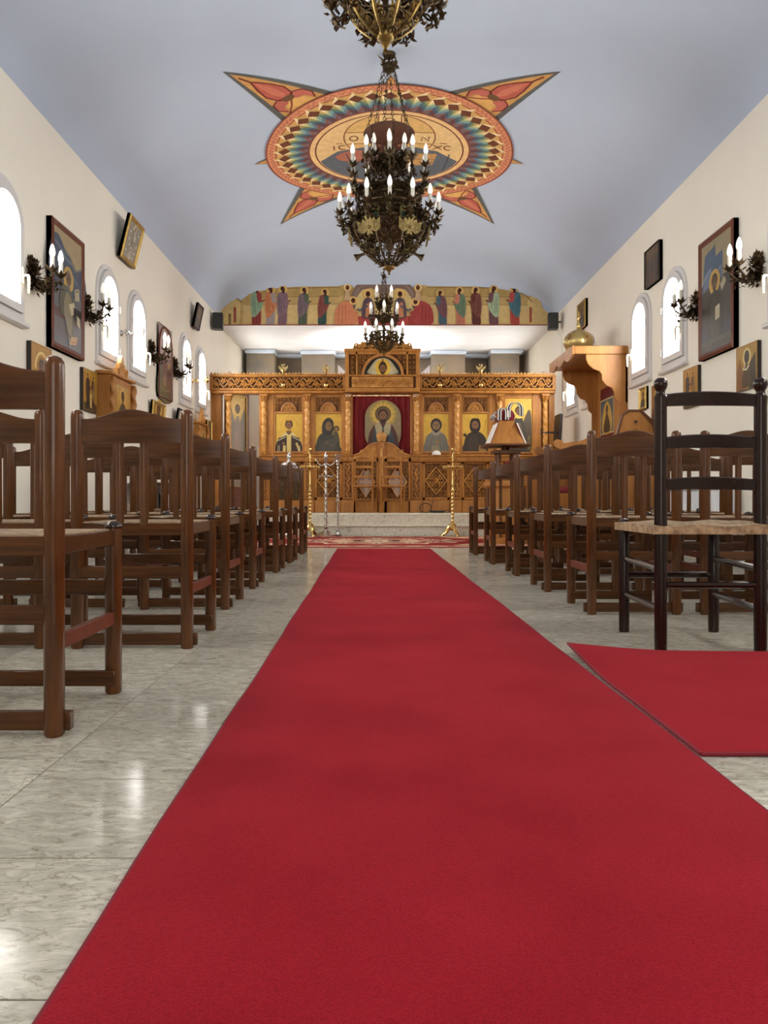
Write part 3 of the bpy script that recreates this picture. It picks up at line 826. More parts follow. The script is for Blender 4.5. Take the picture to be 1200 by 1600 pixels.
# backing frame: jambs between the bays
b = MB()
for p0, p1 in ((330, 346), (405, 428), (474, 491), (535, 550.5), (641.5, 660), (703, 721), (764, 787), (832, 846), (857, 866)):
    b.box(IX(p0), IX(p1), -.02, .10, 0, iz(616), c=.006)
for p0, p1 in ((428, 474), (491, 535), (660, 703), (721, 764), (787, 832)):
    b.box(IX(p0), IX(p1), .0, .10, iz(722), iz(707), c=.004); b.box(IX(p0), IX(p1), .0, .10, iz(646), iz(643), c=.003)
    b.box(IX(p0), IX(p1), .0, .10, 0, iz(780), c=.004); b.box(IX(p0), IX(p1), .0, .08, iz(620), iz(616))
b.box(IX(832), IX(857), .02, .10, 0, iz(616))
b.build('frame_panel', 'gold_oak', scr)
b = MB()
for p0, p1 in ((405, 550), (642, 866)): b.box(IX(p0), IX(p1), -.07, .02, iz(722), iz(713), c=.01); b.box(IX(p0)+.01, IX(p1)-.01, -.09, .0, iz(714), iz(711.5), c=.008)
for i in range(46):   # dentils under the ledge
    x = IX(410)+i*.098
    if -.43 < x < .48: continue
    b.box(x, x+.05, -.085, -.06, iz(719.5), iz(716))
b.build('ledge', 'gold_oak', scr)
for p0, p1, f in ((330, 346, .06), (405, 428, .06), (474, 491, .06), (533, 552, .06), (640, 660, .06), (703, 721, .06), (764, 787, .06), (846, 866, .06), (428.2, 473.8, .03), (491.2, 532.8, .03), (660.2, 702.8, .03), (721.2, 763.8, .03), (787.2, 845.8, .03)):
    b = MB(); b.box(IX(p0), IX(p1), -f, .02, 0, iz(781.5), c=.008); b.build('plinth', 'oak', scr)
# cornice with pierced vine frieze, two lengths
for p0, p1 in ((330, 541), (654, 866)):
    x0, x1 = IX(p0), IX(p1)
    b = MB(); b.box(x0, x1, -.10, .10, iz(616), iz(611), c=.012); b.box(x0, x1, -.12, .08, iz(611), iz(608), c=.008)
    b.box(x0, x1, -.12, .10, iz(590.5), iz(587.5), c=.008); b.box(x0, x0+.05, -.11, .08, iz(609), iz(588)); b.box(x1-.05, x1, -.11, .08, iz(609), iz(588))
    co = b.build('cornice', 'gold_oak', scr)
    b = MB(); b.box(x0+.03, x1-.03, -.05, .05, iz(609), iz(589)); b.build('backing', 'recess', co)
    b = MB(); carve_band(b, x0+.05, x1-.05, iz(608), iz(590.5), -.085, .03, n=18); tag(b.build('vine_carving', 'carve', co, sharp=30), kind='stuff')
    b = MB(); n = int((x1-x0)/.05)
    for i in range(n):
        x = x0+(i+.5)*(x1-x0)/n; z = iz(587.5)
        b.prism([(x-.017, z), (x+.017, z), (x+.019, z+.022), (x+.008, z+.03), (x, z+.048), (x-.008, z+.03), (x-.019, z+.022)], -.10, -.07)
    b.box(x0, x1, -.10, -.07, iz(587.5), iz(586.8)); tag(b.build('cresting', 'carve', co), kind='stuff')
    b = MB(); n = int((x1-x0)/.045)   # rope moulding
    for i in range(n):
        x = x0+(i+.5)*(x1-x0)/n; b.tube([(x-.02, -.115, iz(610.5)), (x+.02, -.125, iz(608.6))], .009, 5)
    tag(b.build('rope_moulding', 'carve', co), kind='stuff')
# raised crown over the royal doors
cr = None
x0, x1 = IX(540), IX(655)
b = MB(); b.box(x0, x0+.06, -.16, .12, iz(612), iz(552), c=.006); b.box(x1-.06, x1, -.16, .12, iz(612), iz(552), c=.006)
b.box(x0-.015, x1+.015, -.19, .12, iz(552.5), iz(548), c=.012); b.box(x0, x1, -.17, .12, iz(615), iz(608), c=.012); b.box(x0, x1, -.175, .1, iz(590.5), iz(588), c=.006)
b.box(x0+.06, x1-.06, -.16, .1, iz(556.5), iz(552)); b.box(IX(556.5), IX(559), -.16, .1, iz(590), iz(553)); b.box(IX(634.5), IX(637), -.16, .1, iz(590), iz(553))
cr = b.build('crown_panel', 'gold_oak', scr)
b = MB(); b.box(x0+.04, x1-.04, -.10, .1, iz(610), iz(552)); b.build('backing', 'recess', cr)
lx, lz, lr = IX(598), iz(588), .285
b = MB()
sk = lambda x, z: (x-lx)**2+(z-lz)**2 < (lr+.05)**2
carve_panel(b, IX(558.5), IX(635), iz(588), iz(557), -.115, .075, .028, sk); carve_panel(b, IX(546), IX(557), iz(588), iz(557), -.115, .075, .028); carve_panel(b, IX(637), IX(649), iz(588), iz(557), -.115, .075, .028)
tag(b.build('vine_carving', 'carve', cr, sharp=30), kind='stuff')
b = MB(); b.box(x0+.10, x1-.10, -.135, .0, iz(607), iz(591)); carve_band(b, x0+.12, x1-.12, iz(606), iz(592), -.135, .025, n=9); tag(b.build('band_carving', 'carve', cr, sharp=30), kind='stuff')
b = MB(); A = [(lx+(lr+.04)*cos(pi*i/20), lz+(lr+.04)*sin(pi*i/20)) for i in range(21)]; B = [(lx+lr*cos(pi*i/20), lz+lr*sin(pi*i/20)) for i in range(21)]
b.prism(A+B[::-1], -.165, -.09); b.build('arch_moulding', 'oak', cr)
P = Paint()
P.poly([(lr*cos(pi*i/24), lr*sin(pi*i/24)) for i in range(25)], '#1d1a18')
P.sm([(-.24, .03), (-.19, .13), (-.10, .24), (0, .265), (.10, .24), (.19, .13), (.24, .03), (.12, .0), (-.12, .0)], '#b9b08a')
P.ell(0, .12, .12, .13, '#d8b23f', 24); P.poly([(-.012, .17), (.012, .17), (.012, .25), (-.012, .25)], '#8a6020')
P.ell(0, .12, .062, .095, '#3a2410', 20); face(P, 0, .105, .068, '#7d5530', '#2f1b0f', True)
P.line([(-.24, .03), (-.12, .0)], .012, '#6b6a5e'); P.line([(.24, .03), (.12, .0)], .012, '#6b6a5e')
P.build('lunette_icon', cr, fn=lambda u, v, l: (lx+u, -.105-l*.00015, lz+v))
b = MB()   # scrolled crest on top of the crown
for s in (-1, 1):
    for k, (dx, r) in enumerate(((.40, .05), (.29, .06), (.16, .07))):
        pts = spiral(lx+s*dx, iz(548)+r, r, -pi/2, 1.3, s, 14); ridge(b, pts, .028, -.12, .03)
        leaf2(b, lx+s*(dx-.04), iz(548)+.02, pi/2+s*.5, .12, .06, -.12, .03)
    ridge(b, [(lx+s*(.46-.46*i/12), iz(548)+.02+.10*sin(pi/2*i/12)**2) for i in range(13)], .03, -.12, .03)
rosette(b, lx, iz(548)+.11, .075, -.12, .03); b.box(lx-.46, lx+.46, -.12, -.06, iz(548)-.005, iz(548)+.025)
b.prism([(lx-.45, iz(548)), (lx+.45, iz(548)), (lx+.40, iz(548)+.08), (lx+.2, iz(548)+.10), (lx, iz(548)+.14), (lx-.2, iz(548)+.10), (lx-.40, iz(548)+.08)], -.12, -.08)
tag(b.build('crest', 'carve', cr, sharp=30), kind='stuff')
for p in (545.5, 650):
    b = MB(); b.box(IX(p)-.05, IX(p)+.03, -.10, -.03, iz(621), iz(616.5), c=.006); b.build('strip_lamp', 'pvc', scr)

# twisted, vine-wrapped columns
def column(r, z0, z1, tw):
    b = MB(); n, k = 16, 64; vs = []
    for i in range(k+1):
        z = z0+(z1-z0)*i/k
        for j in range(n):
            t = 2*pi*j/n; rr = r*(1+.13*sin(3*t+z*tw)+.07*sin(5*t-z*95))
            vs.append((rr*cos(t), rr*sin(t), z))
    b.add(vs, [(i*n+j, i*n+(j+1) % n, (i+1)*n+(j+1) % n, (i+1)*n+j) for i in range(k) for j in range(n)])
    return b
z0, z1 = iz(711), iz(617)
cb = column(.038, .055, z1-z0-.10, 52)
cap = MB(); cap.lathe([(.034, z1-z0-.115), (.046, z1-z0-.105), (.036, z1-z0-.092), (.040, z1-z0-.07), (.055, z1-z0-.03), (.058, z1-z0-.022)], 12); cap.box(-.06, .06, -.06, .06, z1-z0-.024, z1-z0)
for i in range(8): t = 2*pi*i/8; cap.tube([(.038*cos(t), .038*sin(t), z1-z0-.09), (.052*cos(t), .052*sin(t), z1-z0-.05), (.066*cos(t), .066*sin(t), z1-z0-.032)], [.010, .012, .005], 5)
bas = MB(); bas.box(-.05, .05, -.05, .05, 0, .02, c=.004); bas.lathe([(.048, .02), (.050, .032), (.040, .042), (.044, .052), (.036, .06)], 12)
c0 = None
for p in (358, 413, 480.5, 544, 650.5, 713.5, 780, 851):
    if c0 is None:
        c0 = cb.build('column', 'carve', scr); cap.build('capital', 'gold_oak', c0); bas.build('base', 'gold_oak', c0); c = c0
    else: c = clone(c0, scr)
    c.location = (IX(p), -.045, z0)
# carved strips below each column
for p0, p1 in ((407, 419), (477, 487), (537, 551), (643.5, 657), (708.5, 719.5), (774, 786), (846, 857)):
    x0, x1 = IX(p0), IX(p1)
    b = MB(); b.box(x0, x1, -.045, -.015, iz(780), iz(723), c=.003); po = b.build('pilaster', 'gold_oak', scr)
    b = MB(); b.box(x0+.018, x1-.018, -.0465, -.044, iz(777), iz(726)); b.build('recess', 'recess', po)
    b = MB(); carve_band(b, x0+.018, x1-.018, iz(776), iz(727), -.046, .016, True, n=6); tag(b.build('scroll_carving', 'carve', po, sharp=30), kind='stuff')
# lower carved panels with a diamond in the middle, and the arched panels above each icon
for p0, p1 in ((428, 474), (491, 535), (660, 703), (721, 764), (787, 845)):
    x0, x1 = IX(p0), IX(p1); xm, zm = (x0+x1)/2, iz(751); hw, hh = .17, .21
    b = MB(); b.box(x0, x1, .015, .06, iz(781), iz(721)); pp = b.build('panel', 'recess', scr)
    b = MB()
    for q in ((x0, x0+.045, iz(781), iz(722)), (x1-.045, x1, iz(781), iz(722)), (x0, x1, iz(781), iz(777)), (x0, x1, iz(725), iz(722))): b.box(q[0], q[1], -.012, .03, q[2], q[3], c=.004)
    b.build('moulding', 'gold_oak', pp)
    b = MB(); dia = lambda x, z: abs(x-xm)/hw+abs(z-zm)/hh < 1.12
    carve_panel(b, x0+.05, x1-.05, iz(777), iz(725), .013, .062, .024, dia)
    ridge(b, [(xm-hw, zm), (xm, zm+hh), (xm+hw, zm), (xm, zm-hh), (xm-hw, zm)], .03, .013, .03); ridge(b, [(xm-hw*.75, zm), (xm, zm+hh*.75), (xm+hw*.75, zm), (xm, zm-hh*.75), (xm-hw*.75, zm)], .012, .013, .02)
    carve_panel(b, xm-hw, xm+hw, zm-hh, zm+hh, .013, .052, .024, lambda x, z: abs(x-xm)/hw+abs(z-zm)/hh > .72)
    rosette(b, xm, zm, .06, .006, .018, n=8)
    for s in (-1, 1): ridge(b, spiral(xm+s*.06, zm+.05, .035, -pi/2, 1.1, s, 9), .014, .004, .012); ridge(b, spiral(xm+s*.06, zm-.05, .035, pi/2, 1.1, -s, 9), .014, .004, .012)
    tag(b.build('scroll_carving', 'carve', pp, sharp=30), kind='stuff')
    if p0 == 787: continue
    b = MB(); b.box(x0, x1, .02, .06, iz(645), iz(618)); ap = b.build('arch_panel', 'recess', scr)
    b = MB()
    for q in ((x0, x0+.025, iz(645), iz(619)), (x1-.025, x1, iz(645), iz(619)), (x0, x1, iz(645.5), iz(643)), (x0, x1, iz(621), iz(618))): b.box(q[0], q[1], -.010, .03, q[2], q[3], c=.004)
    za = iz(643)
    A = [(xm+.125*cos(pi*i/16), za+.145*sin(pi*i/16)) for i in range(17)]; B = [(xm+.10*cos(pi*i/16), za+.12*sin(pi*i/16)) for i in range(17)]
    b.prism(A+B[::-1], -.012, .03); b.prism([(xm+.10*cos(pi*i/16), za+.12*sin(pi*i/16)) for i in range(17)], .008, .03)
    b.build('arch_moulding', 'oak', ap)
    b = MB(); sk = lambda x, z: ((x-xm)/.14)**2+((z-za)/.16)**2 < 1
    carve_panel(b, x0+.025, x1-.025, iz(643), iz(621), .018, .055, .022, sk)
    for s in (-1, 1): ridge(b, spiral(xm+s*.045, za+.045, .042, -pi/2, 1.2, s, 10), .018, .008, .016); rosette(b, xm+s*.045, za+.045, .02, .008, .016, n=5)
    leaf2(b, xm, za+.06, pi/2, .05, .03, .008, .014)
    tag(b.build('scroll_carving', 'carve', ap, sharp=30), kind='stuff')
# embossed metal plaque under the first icon
b = MB(); b.box(IX(436), IX(467), -.03, -.01, iz(781), iz(731), c=.005); rosette(b, IX(451), iz(750), .10, -.03, .012, n=9); rosette(b, IX(451), iz(769), .06, -.03, .012, n=7)
tag(b.build('embossed_plaque', 'bronze', scr), 'dark embossed metal plaque')

def icon_ground(P, w, h, bg='#caa23c', rim=None):
    P.rect(-w/2, 0, w/2, h, bg)
    if rim: P.line([(-w/2+.012, .012), (w/2-.012, .012), (w/2-.012, h-.012), (-w/2+.012, h-.012)], .006, rim, True)
def title(P, x, y, w):   # illegible title strokes
    k = int(w/.012)
    for i in range(k): P.line([(x+i*.012, y), (x+i*.012+.004, y+.012 if i % 2 else y+.004)], .003, '#7a4a1c')
def screen_icon(p0, p1, y1, y0, draw, lab):
    w, h = (p1-p0)/100, (y0-y1)/100
    b = MB(); b.box(IX(p0), IX(p1), .0, .05, iz(y0), iz(y1)); ob = tag(b.build('icon_panel', 'board', scr), lab)
    P = Paint(); icon_ground(P, w, h); draw(P, w, h)
    cx, zb = IX((p0+p1)/2), iz(y0)
    P.build('painting', ob, fn=lambda u, v, l: (cx+u, -.001-l*.00015, zb+v))
    b = MB()
    for q in ((IX(p0)-.02, IX(p0)+.006, iz(y0)-.02, iz(y1)+.02), (IX(p1)-.006, IX(p1)+.02, iz(y0)-.02, iz(y1)+.02), (IX(p0), IX(p1), iz(y0)-.02, iz(y0)+.006), (IX(p0), IX(p1), iz(y1)-.006, iz(y1)+.02)): b.box(q[0], q[1], -.018, .03, q[2], q[3], c=.004)
    b.build('rim', 'oak', ob)
def d_queen(P, w, h):
    P.arcline(0, .43, .125, .125, -.1*pi, 1.1*pi, .004, '#9a6a20'); title(P, -.19, .55, .05); title(P, .12, .55, .07); title(P, .13, .52, .05)
    P.sm([(-.20, 0), (-.195, .12), (-.16, .21), (-.07, .29), (0, .305), (.07, .29), (.16, .21), (.195, .12), (.20, 0)], '#33231b')
    P.sm([(-.14, .22), (-.06, .30), (0, .27), (.06, .30), (.14, .22), (.05, .255), (0, .24), (-.05, .255)], '#c9b878')
    P.rect(-.035, 0, .035, .27, '#c5b06a'); P.poly([(-.1, 0), (-.09, .10), (-.05, .10), (-.05, 0)], '#c5b06a'); P.poly([(.10, .13), (.13, .15), (.18, .02), (.15, 0)], '#b9a565')
    P.line([(-.185, .17), (-.05, .235)], .008, '#d8d0b0'); P.line([(.185, .17), (.05, .235)], .008, '#d8d0b0')
    for s in (-1, 1): P.line([(s*.175, 0), (s*.17, .10)], .006, '#c9c0a0'); P.line([(s*.15, 0), (s*.15, .10)], .006, '#c9c0a0')
    P.ell(-.085, .13, .018, .024, '#8a6238', 10)
    face(P, 0, .415, .062, '#7d5736', '#2e1c12')
    P.poly([(-.035, .335), (.035, .335), (.04, .29), (-.04, .29)], '#7a5434')
    P.poly([(-.06, .48), (-.07, .535), (-.045, .515), (-.025, .545), (0, .52), (.025, .545), (.045, .515), (.07, .535), (.06, .48)], '#c99a3a'); P.line([(-.06, .485), (.06, .485)], .012, '#8a5c1c')
def d_mother(P, w, h):
    title(P, -.19, .55, .04); title(P, .14, .55, .05)
    P.sm([(-.19, 0), (-.185, .14), (-.15, .24), (-.08, .30), (0, .31), (.08, .27), (.14, .29), (.17, .22), (.18, .10), (.185, 0)], '#3a382f')
    P.sm([(-.16, .02), (-.05, .17), (.08, .20), (.13, .10), (.05, .02)], '#46443a')
    P.sm([(-.075, .27), (-.10, .36), (-.08, .47), (0, .535), (.07, .49), (.085, .40), (.06, .28)], '#2f2a26')
    P.ell(.005, .40, .05, .072, '#7a5c36', 20)
    for s in (-1, 1): P.ell(.012+s*.02, .412, .011, .006, '#20140c', 8)
    P.line([(.014, .42), (.02, .385), (.012, .382)], .005, '#4a2f1a'); P.line([(0, .362), (.028, .362)], .006, '#6a3020')
    P.disc(.125, .36, .048, '#3a2c1c', 18); P.ell(.125, .35, .03, .04, '#83623a', 14); P.sm([(.08, .30), (.125, .32), (.16, .27), (.16, .16), (.09, .14)], '#4d4636')
    P.ell(-.02, .14, .03, .016, '#6a5034', 10, .5); P.ell(.06, .10, .03, .016, '#6a5034', 10, .3)
def d_christ(P, w, h):
    title(P, -.18, .55, .03); title(P, .14, .55, .04)
    P.sm([(-.185, 0), (-.18, .13), (-.15, .24), (-.08, .30), (0, .32), (.08, .30), (.15, .24), (.18, .13), (.185, 0)], '#6d6a5e')
    P.sm([(-.08, .30), (0, .25), (.08, .30), (.05, .33), (-.05, .33)], '#8f8874')
    P.line([(-.06, .24), (-.10, .05)], .008, '#5a574c'); P.line([(.05, .24), (.08, .03)], .008, '#5a574c'); P.line([(0, .22), (-.02, .04)], .006, '#847f6e')
    P.ell(0, .42, .088, .105, '#2c221b', 24); face(P, 0, .41, .08, '#86694c', '#2c221b', True)
    P.poly([(-.07, .0), (.05, .0), (.05, .09), (-.07, .11)], '#857a5e'); P.ell(.02, .15, .028, .04, '#8a6a48', 10)
def d_baptist(P, w, h):
    title(P, -.19, .55, .03); title(P, .13, .56, .05)
    P.sm([(-.185, 0), (-.175, .13), (-.14, .25), (-.06, .31), (.03, .32), (.10, .29), (.16, .22), (.19, .10), (.19, 0)], '#33291f')
    P.sm([(-.12, .02), (-.09, .2), (0, .27), (.05, .15), (.02, .02)], '#3d3124')
    P.sm([(.06, 0), (.07, .11), (.11, .06), (.17, .03), (.17, 0)], '#8a6a3a')
    P.sm([(-.19, .27), (-.17, .24), (-.13, .23), (-.15, .29)], '#3a2a1c')
    P.sm([(-.075, .34), (-.088, .42), (-.06, .51), (0, .525), (.06, .51), (.085, .42), (.07, .34), (.02, .29), (-.03, .29)], '#241a13')
    face(P, 0, .42, .072, '#7d5a3c', '#241a13', True)
    P.line([(.13, .30), (.165, .50)], .005, '#9a6a2c'); P.line([(.14, .47), (.18, .465)], .005, '#9a6a2c')
def d_angel(P, w, h):
    title(P, -.17, .81, .03); title(P, .12, .81, .06); k = h/.85
    P.sm([(-.20, .0), (-.20, .40*k), (-.15, .56*k), (-.06, .45*k), (-.02, .3*k), (-.06, 0)], '#4a3a2c')
    P.sm([(.06, 0), (.05, .35*k), (.08, .5*k), (.15, .66*k), (.19, .6*k), (.20, .2*k), (.18, 0)], '#4d4234')
    P.sm([(-.10, 0), (-.10, .3*k), (-.06, .52*k), (0, .56*k), (.06, .52*k), (.10, .3*k), (.10, 0)], '#3b3a34'); P.sm([(-.08, .05), (-.05, .4*k), (.04, .45*k), (.08, .2*k), (.02, .04)], '#544a40')
    P.disc(0, .65*k, .12, '#d9b552'); face(P, 0, .645*k, .06, '#70502f', '#2b1a10')
    for i in range(6): P.line([(.14, .05+.035*i), (.18, .08+.035*i)], .006, '#c9b070')
screen_icon(430, 473, 646, 706, d_queen, 'gold icon of a crowned woman saint')
screen_icon(492, 534, 646, 706, d_mother, 'gold icon of a dark-veiled mother and child')
screen_icon(661, 702, 646, 706, d_christ, 'gold icon of a long-haired saint in a grey robe')
screen_icon(722, 763, 646, 706, d_baptist, 'gold icon of a bearded saint in a brown robe')
screen_icon(789, 832, 622, 707, d_angel, 'tall gold icon of a winged angel')
# red curtain in the royal doorway, with an oval icon on it
b = MB(); k = 60; vs = []
for i in range(k+1):
    x = IX(549)+(IX(643)-IX(549))*i/k; yy = .14+.012*sin(i*1.05)+.004*sin(i*2.7)
    vs += [(x, yy, iz(735)), (x, yy, iz(614))]
b.add(vs, [(2*i, 2*i+2, 2*i+3, 2*i+1) for i in range(k)])
cur = thing('curtain', 'dark red velvet curtain with an oval saint icon behind the royal doors', 'curtain', (0, YI, ZS)); b.build('cloth', 'redcloth', cur)
cx, r = IX(598.5), .285
def oval(r, zt, zb): return [(cx+r*cos(pi*i/24), zt-r+r*sin(pi*i/24)) for i in range(25)]+[(cx+r*cos(pi+pi*i/24), zb+r+r*sin(pi+pi*i/24)) for i in range(25)]
b = MB(); b.prism(oval(r, iz(624), iz(706)), .085, .115); ov = b.build('oval_icon', 'board', cur)
P = Paint(); zt, zb = iz(624), iz(706); O = lambda x, y: (cx+x, zb+y)
P.poly(oval(r, zt, zb), '#8b7c58'); P.disc(*O(0, .60), .215, '#a8904a', 32); P.disc(*O(0, .60), .175, '#c9a94c', 32)
for i in range(16):
    a = 2*pi*i/16; P.line([O(.14*cos(a), .60+.14*sin(a)), O(.27*cos(a)*.85, .60+.25*sin(a)*.85)], .007, '#8a7440')
P.disc(*O(0, .60), .125, '#3d2a1a', 28); P.disc(*O(0, .60), .112, '#6a5230', 28)
P.sm([O(-.21, .02), O(-.225, .25), O(-.16, .40), O(-.06, .48), O(.06, .48), O(.16, .40), O(.23, .22), O(.21, .02)], '#4f2a22')
P.sm([O(-.16, .03), O(-.15, .3), O(-.10, .42), O(0, .40), (O(.04, .2)), O(.02, .03)], '#3e4648'); P.sm([O(.06, .02), O(.10, .34), O(.15, .3), O(.17, .05)], '#39464e')
P.poly([O(-.13, .43), O(-.06, .49), O(-.01, .38), O(-.03, .25), O(-.10, .27)], '#a59a78'); P.poly([O(.13, .43), O(.06, .49), O(.01, .38), O(.03, .25), O(.10, .27)], '#a59a78')
face(P, *O(0, .58), .08, '#7d5836', '#2a180e', True)
P.build('painting', ov, fn=lambda u, v, l: (u, .084-l*.00015, v))
b = MB(); b.tube([(IX(549), .10, iz(617.5)), (IX(643), .10, iz(617.5))], .010, 8); b.build('rail', 'brass', cur)
# royal doors: two low carved leaves with a diamond opening each
def leafdoor(sg, p0, p1):
    # hinge edge p0, meeting edge p1
    x0, x1 = IX(p0), IX(p1); xa, xb = min(x0, x1), max(x0, x1); xm, zm = (xa+xb)/2+.0, iz(753); hw, hh = .145, .245
    q = lambda t: x0+(x1-x0)*t
    b = MB(); zt, zb_ = iz(714), .0
    D = [(xm-hw, zm), (xm, zm+hh), (xm+hw, zm), (xm, zm-hh)]
    y0, y1 = -.01, .02
    b.prism([(xa, zb_), (xm, zb_), (xm, zm-hh), (xm-hw, zm), (xm, zm+hh), (xm, zt), (xa, zt)], y0, y1)
    b.prism([(xm, zb_), (xb, zb_), (xb, zt), (xm, zt), (xm, zm+hh), (xm+hw, zm), (xm, zm-hh)], y0, y1)
    d = b.build('royal_door', 'recess', scr)
    b = MB()
    for a in ((xa, xa+.05, 0, zt), (xb-.04, xb, 0, zt), (xa, xb, 0, .18), (xa, xb, iz(722), zt)): b.box(a[0], a[1], -.03, .02, a[2], a[3], c=.005)
    b.box(xa, xb, -.045, .02, iz(716), iz(712.5), c=.006)
    top = [(q(0), iz(711)), (q(.10), iz(709.5)), (q(.3), iz(706.5)), (q(.48), iz(700)), (q(.62), iz(694.5)), (q(.8), iz(691.5)), (q(1), iz(690.5))]
    b.prism([(q(0), iz(713))]+top+[(q(1), iz(713))], -.025, .015)
    b.build('rail', 'gold_oak', d)
    b = MB(); dia = lambda x, z: abs(x-xm)/hw+abs(z-zm)/hh < 1.2
    carve_panel(b, xa+.05, xb-.04, .19, iz(723), -.010, .058, .022, dia); ridge(b, D+[D[0]], .026, -.012, .02)
    ridge(b, [(x, z-.012) for x, z in top], .02, -.025, .02)
    for t in (.35, .6, .85): rosette(b, q(t), iz(706 if t < .5 else 702), .04, -.025, .012)
    tag(b.build('scroll_carving', 'carve', d, sharp=30), kind='stuff')
leafdoor(1, 551, 592); leafdoor(-1, 642, 600)
b = MB(); xm = IX(596); b.box(xm-.045, xm+.045, -.06, .02, 0, iz(690), c=.01); b.tube([(xm-.038, -.06, .1), (xm-.038, -.06, iz(690))], .010, 6); b.tube([(xm+.038, -.06, .1), (xm+.038, -.06, iz(690))], .010, 6)
po = b.build('door_post', 'oak', scr)
b = MB(); b.lathe([(.03, 0), (.03, .1), (.036, .12), (.03, .14), (.032, .5), (.026, .52), (.026, .9)], 10, (xm, -.065, .1)); b.build('colonnette', 'carve', po)
b = MB(); z = iz(690); b.prism([(xm-.06, z), (xm+.06, z), (xm+.085, z+.10), (xm+.055, z+.11), (xm+.04, z+.155), (xm+.02, z+.12), (xm, z+.19), (xm-.02, z+.12), (xm-.04, z+.155), (xm-.055, z+.11), (xm-.085, z+.10)], -.08, .02); rosette(b, xm, z+.05, .05, -.08, .02, n=8)
b.build('crown_finial', 'carve', po)
for p in (549.8, 642.2): b = MB(); b.box(IX(p)-.012, IX(p)+.012, -.03, .03, iz(712), iz(617)); b.build('jamb', 'oak', scr)
# north door of the screen standing open, turned back into the sanctuary
dr = bpy.data.objects.new('side_door', None); COL.objects.link(dr); dr.parent = scr
dr.location = (-2.40, .05, .06); dr.rotation_euler = (0, 0, atan2(.50, .24)); tag(dr, 'open side door with an angel icon in a red-brown frame')
dw, dh, dt = .60, 1.90, .035
b = MB(); b.box(0, dw, 0, dt, 0, dh, c=.004); b.build('door_leaf', 'brownwood', dr)
b = MB()
for q in ((0, .07, 0, dh), (dw-.07, dw, 0, dh), (0, dw, dh-.08, dh), (0, dw, 0, .35)): b.box(q[0], q[1], -.02, 0, q[2], q[3], c=.006)
fr_ = b.build('door_frame', 'frame', dr)
b = MB()
for q in ((.07, .085, .35, dh-.08), (dw-.085, dw-.07, .35, dh-.08), (.07, dw-.07, .35, .365), (.07, dw-.07, dh-.095, dh-.08)): b.box(q[0], q[1], -.024, 0, q[2], q[3])
b.build('fillet', 'gilt', fr_)
P = Paint(); P.rect(.085, .365, dw-.085, dh-.095, '#d8b456'); k = (dw-.17)/2; xm = dw/2
P.sm([(.09, .40), (.09, 1.2), (.11, 1.62), (.18, 1.5), (xm, 1.3), (dw-.18, 1.5), (dw-.11, 1.6), (dw-.09, 1.2), (dw-.09, .4)], '#7a6e5e'); P.sm([(.16, .37), (.18, 1.1), (xm, 1.5), (dw-.18, 1.1), (dw-.16, .37)], '#8a7a6a'); P.sm([(.2, .5), (.22, 1.0), (xm, 1.35), (dw-.24, .9), (dw-.22, .5)], '#96806e')
P.disc(xm, 1.6, .12, '#e0c068'); face(P, xm, 1.59, .07, '#70502f', '#4a3a2a')
P.build('painting', dr, fn=lambda u, v, l: (u, -.003-l*.00015, v))
# altar seen through the diamond openings
al = thing("altar_table", 'low altar table under a pale lilac brocade cloth behind the royal doors', 'table', (IX(596), 13.25, ZS))
b = MB(); b.box(-.6, .6, -.35, .35, 0, .92, c=.02); b.build('altar_cloth', 'brocade', al)
b = MB(); b.box(-.62, .62, -.37, .37, .92, .95, c=.01); b.build('table_top', 'paper', al)
for px_ in (573, 619):
    b = MB(); x = IX(px_)*1.1-IX(596); b.box(x-.035, x+.035, -.362, -.352, .25, .75); b.box(x-.12, x+.12, -.364, -.352, .47, .53); b.build('cross_trim', 'paper', al)
# vigil lamps hanging before the frieze
def vigil(i, p):
    lab = ['gold vigil lamp hanging before the frieze above the crowned woman icon', 'gold vigil lamp hanging before the frieze above the veiled mother icon', 'gold vigil lamp hanging before the frieze above the grey-robed icon', 'gold vigil lamp hanging before the frieze above the brown-robed icon'][i]
    t = thing('vigil_lamp', lab, 'oil lamp', (IX(p), YI-.17, IZ(606)), 0, 'vigil lamps on the icon screen')
    b = MB(); b.lathe([(0, -.035), (.012, -.03), (.03, -.005), (.038, .02), (.032, .035), (.036, .04), (.030, .043)], 12); b.build('cup', 'brass', t)
    b = MB()
    for k in range(3): a = 2*pi*k/3+.5; b.tube([(.034*cos(a), .034*sin(a), .04), (.004*cos(a), .004*sin(a), .17), (0, 0, .24)], .0028, 5)
    b.build('chain', 'bronze', t)
    b = MB(); b.tube([(0, 0, .24), (0, .06, .245), (0, .10, .20)], .008, 6); b.lathe([(.012, .2), (.02, .22), (.03, .25), (.018, .27), (.012, .30), (.022, .315), (.010, .335), (0, .345)], 10)
    for s in (-1, 1):
        b.prism([(0, .25), (s*.03, .29), (s*.075, .32), (s*.07, .28), (s*.05, .255), (s*.04, .235), (0, .225)], -.006, .006); b.tube([(s*.01, 0, .31), (s*.02, 0, .335), (s*.04, 0, .335)], [.008, .008, .003], 6)
    b.build('eagle_bracket', 'brass', t)
for i, p in enumerate((444.5, 510.5, 686, 749)): vigil(i, p)
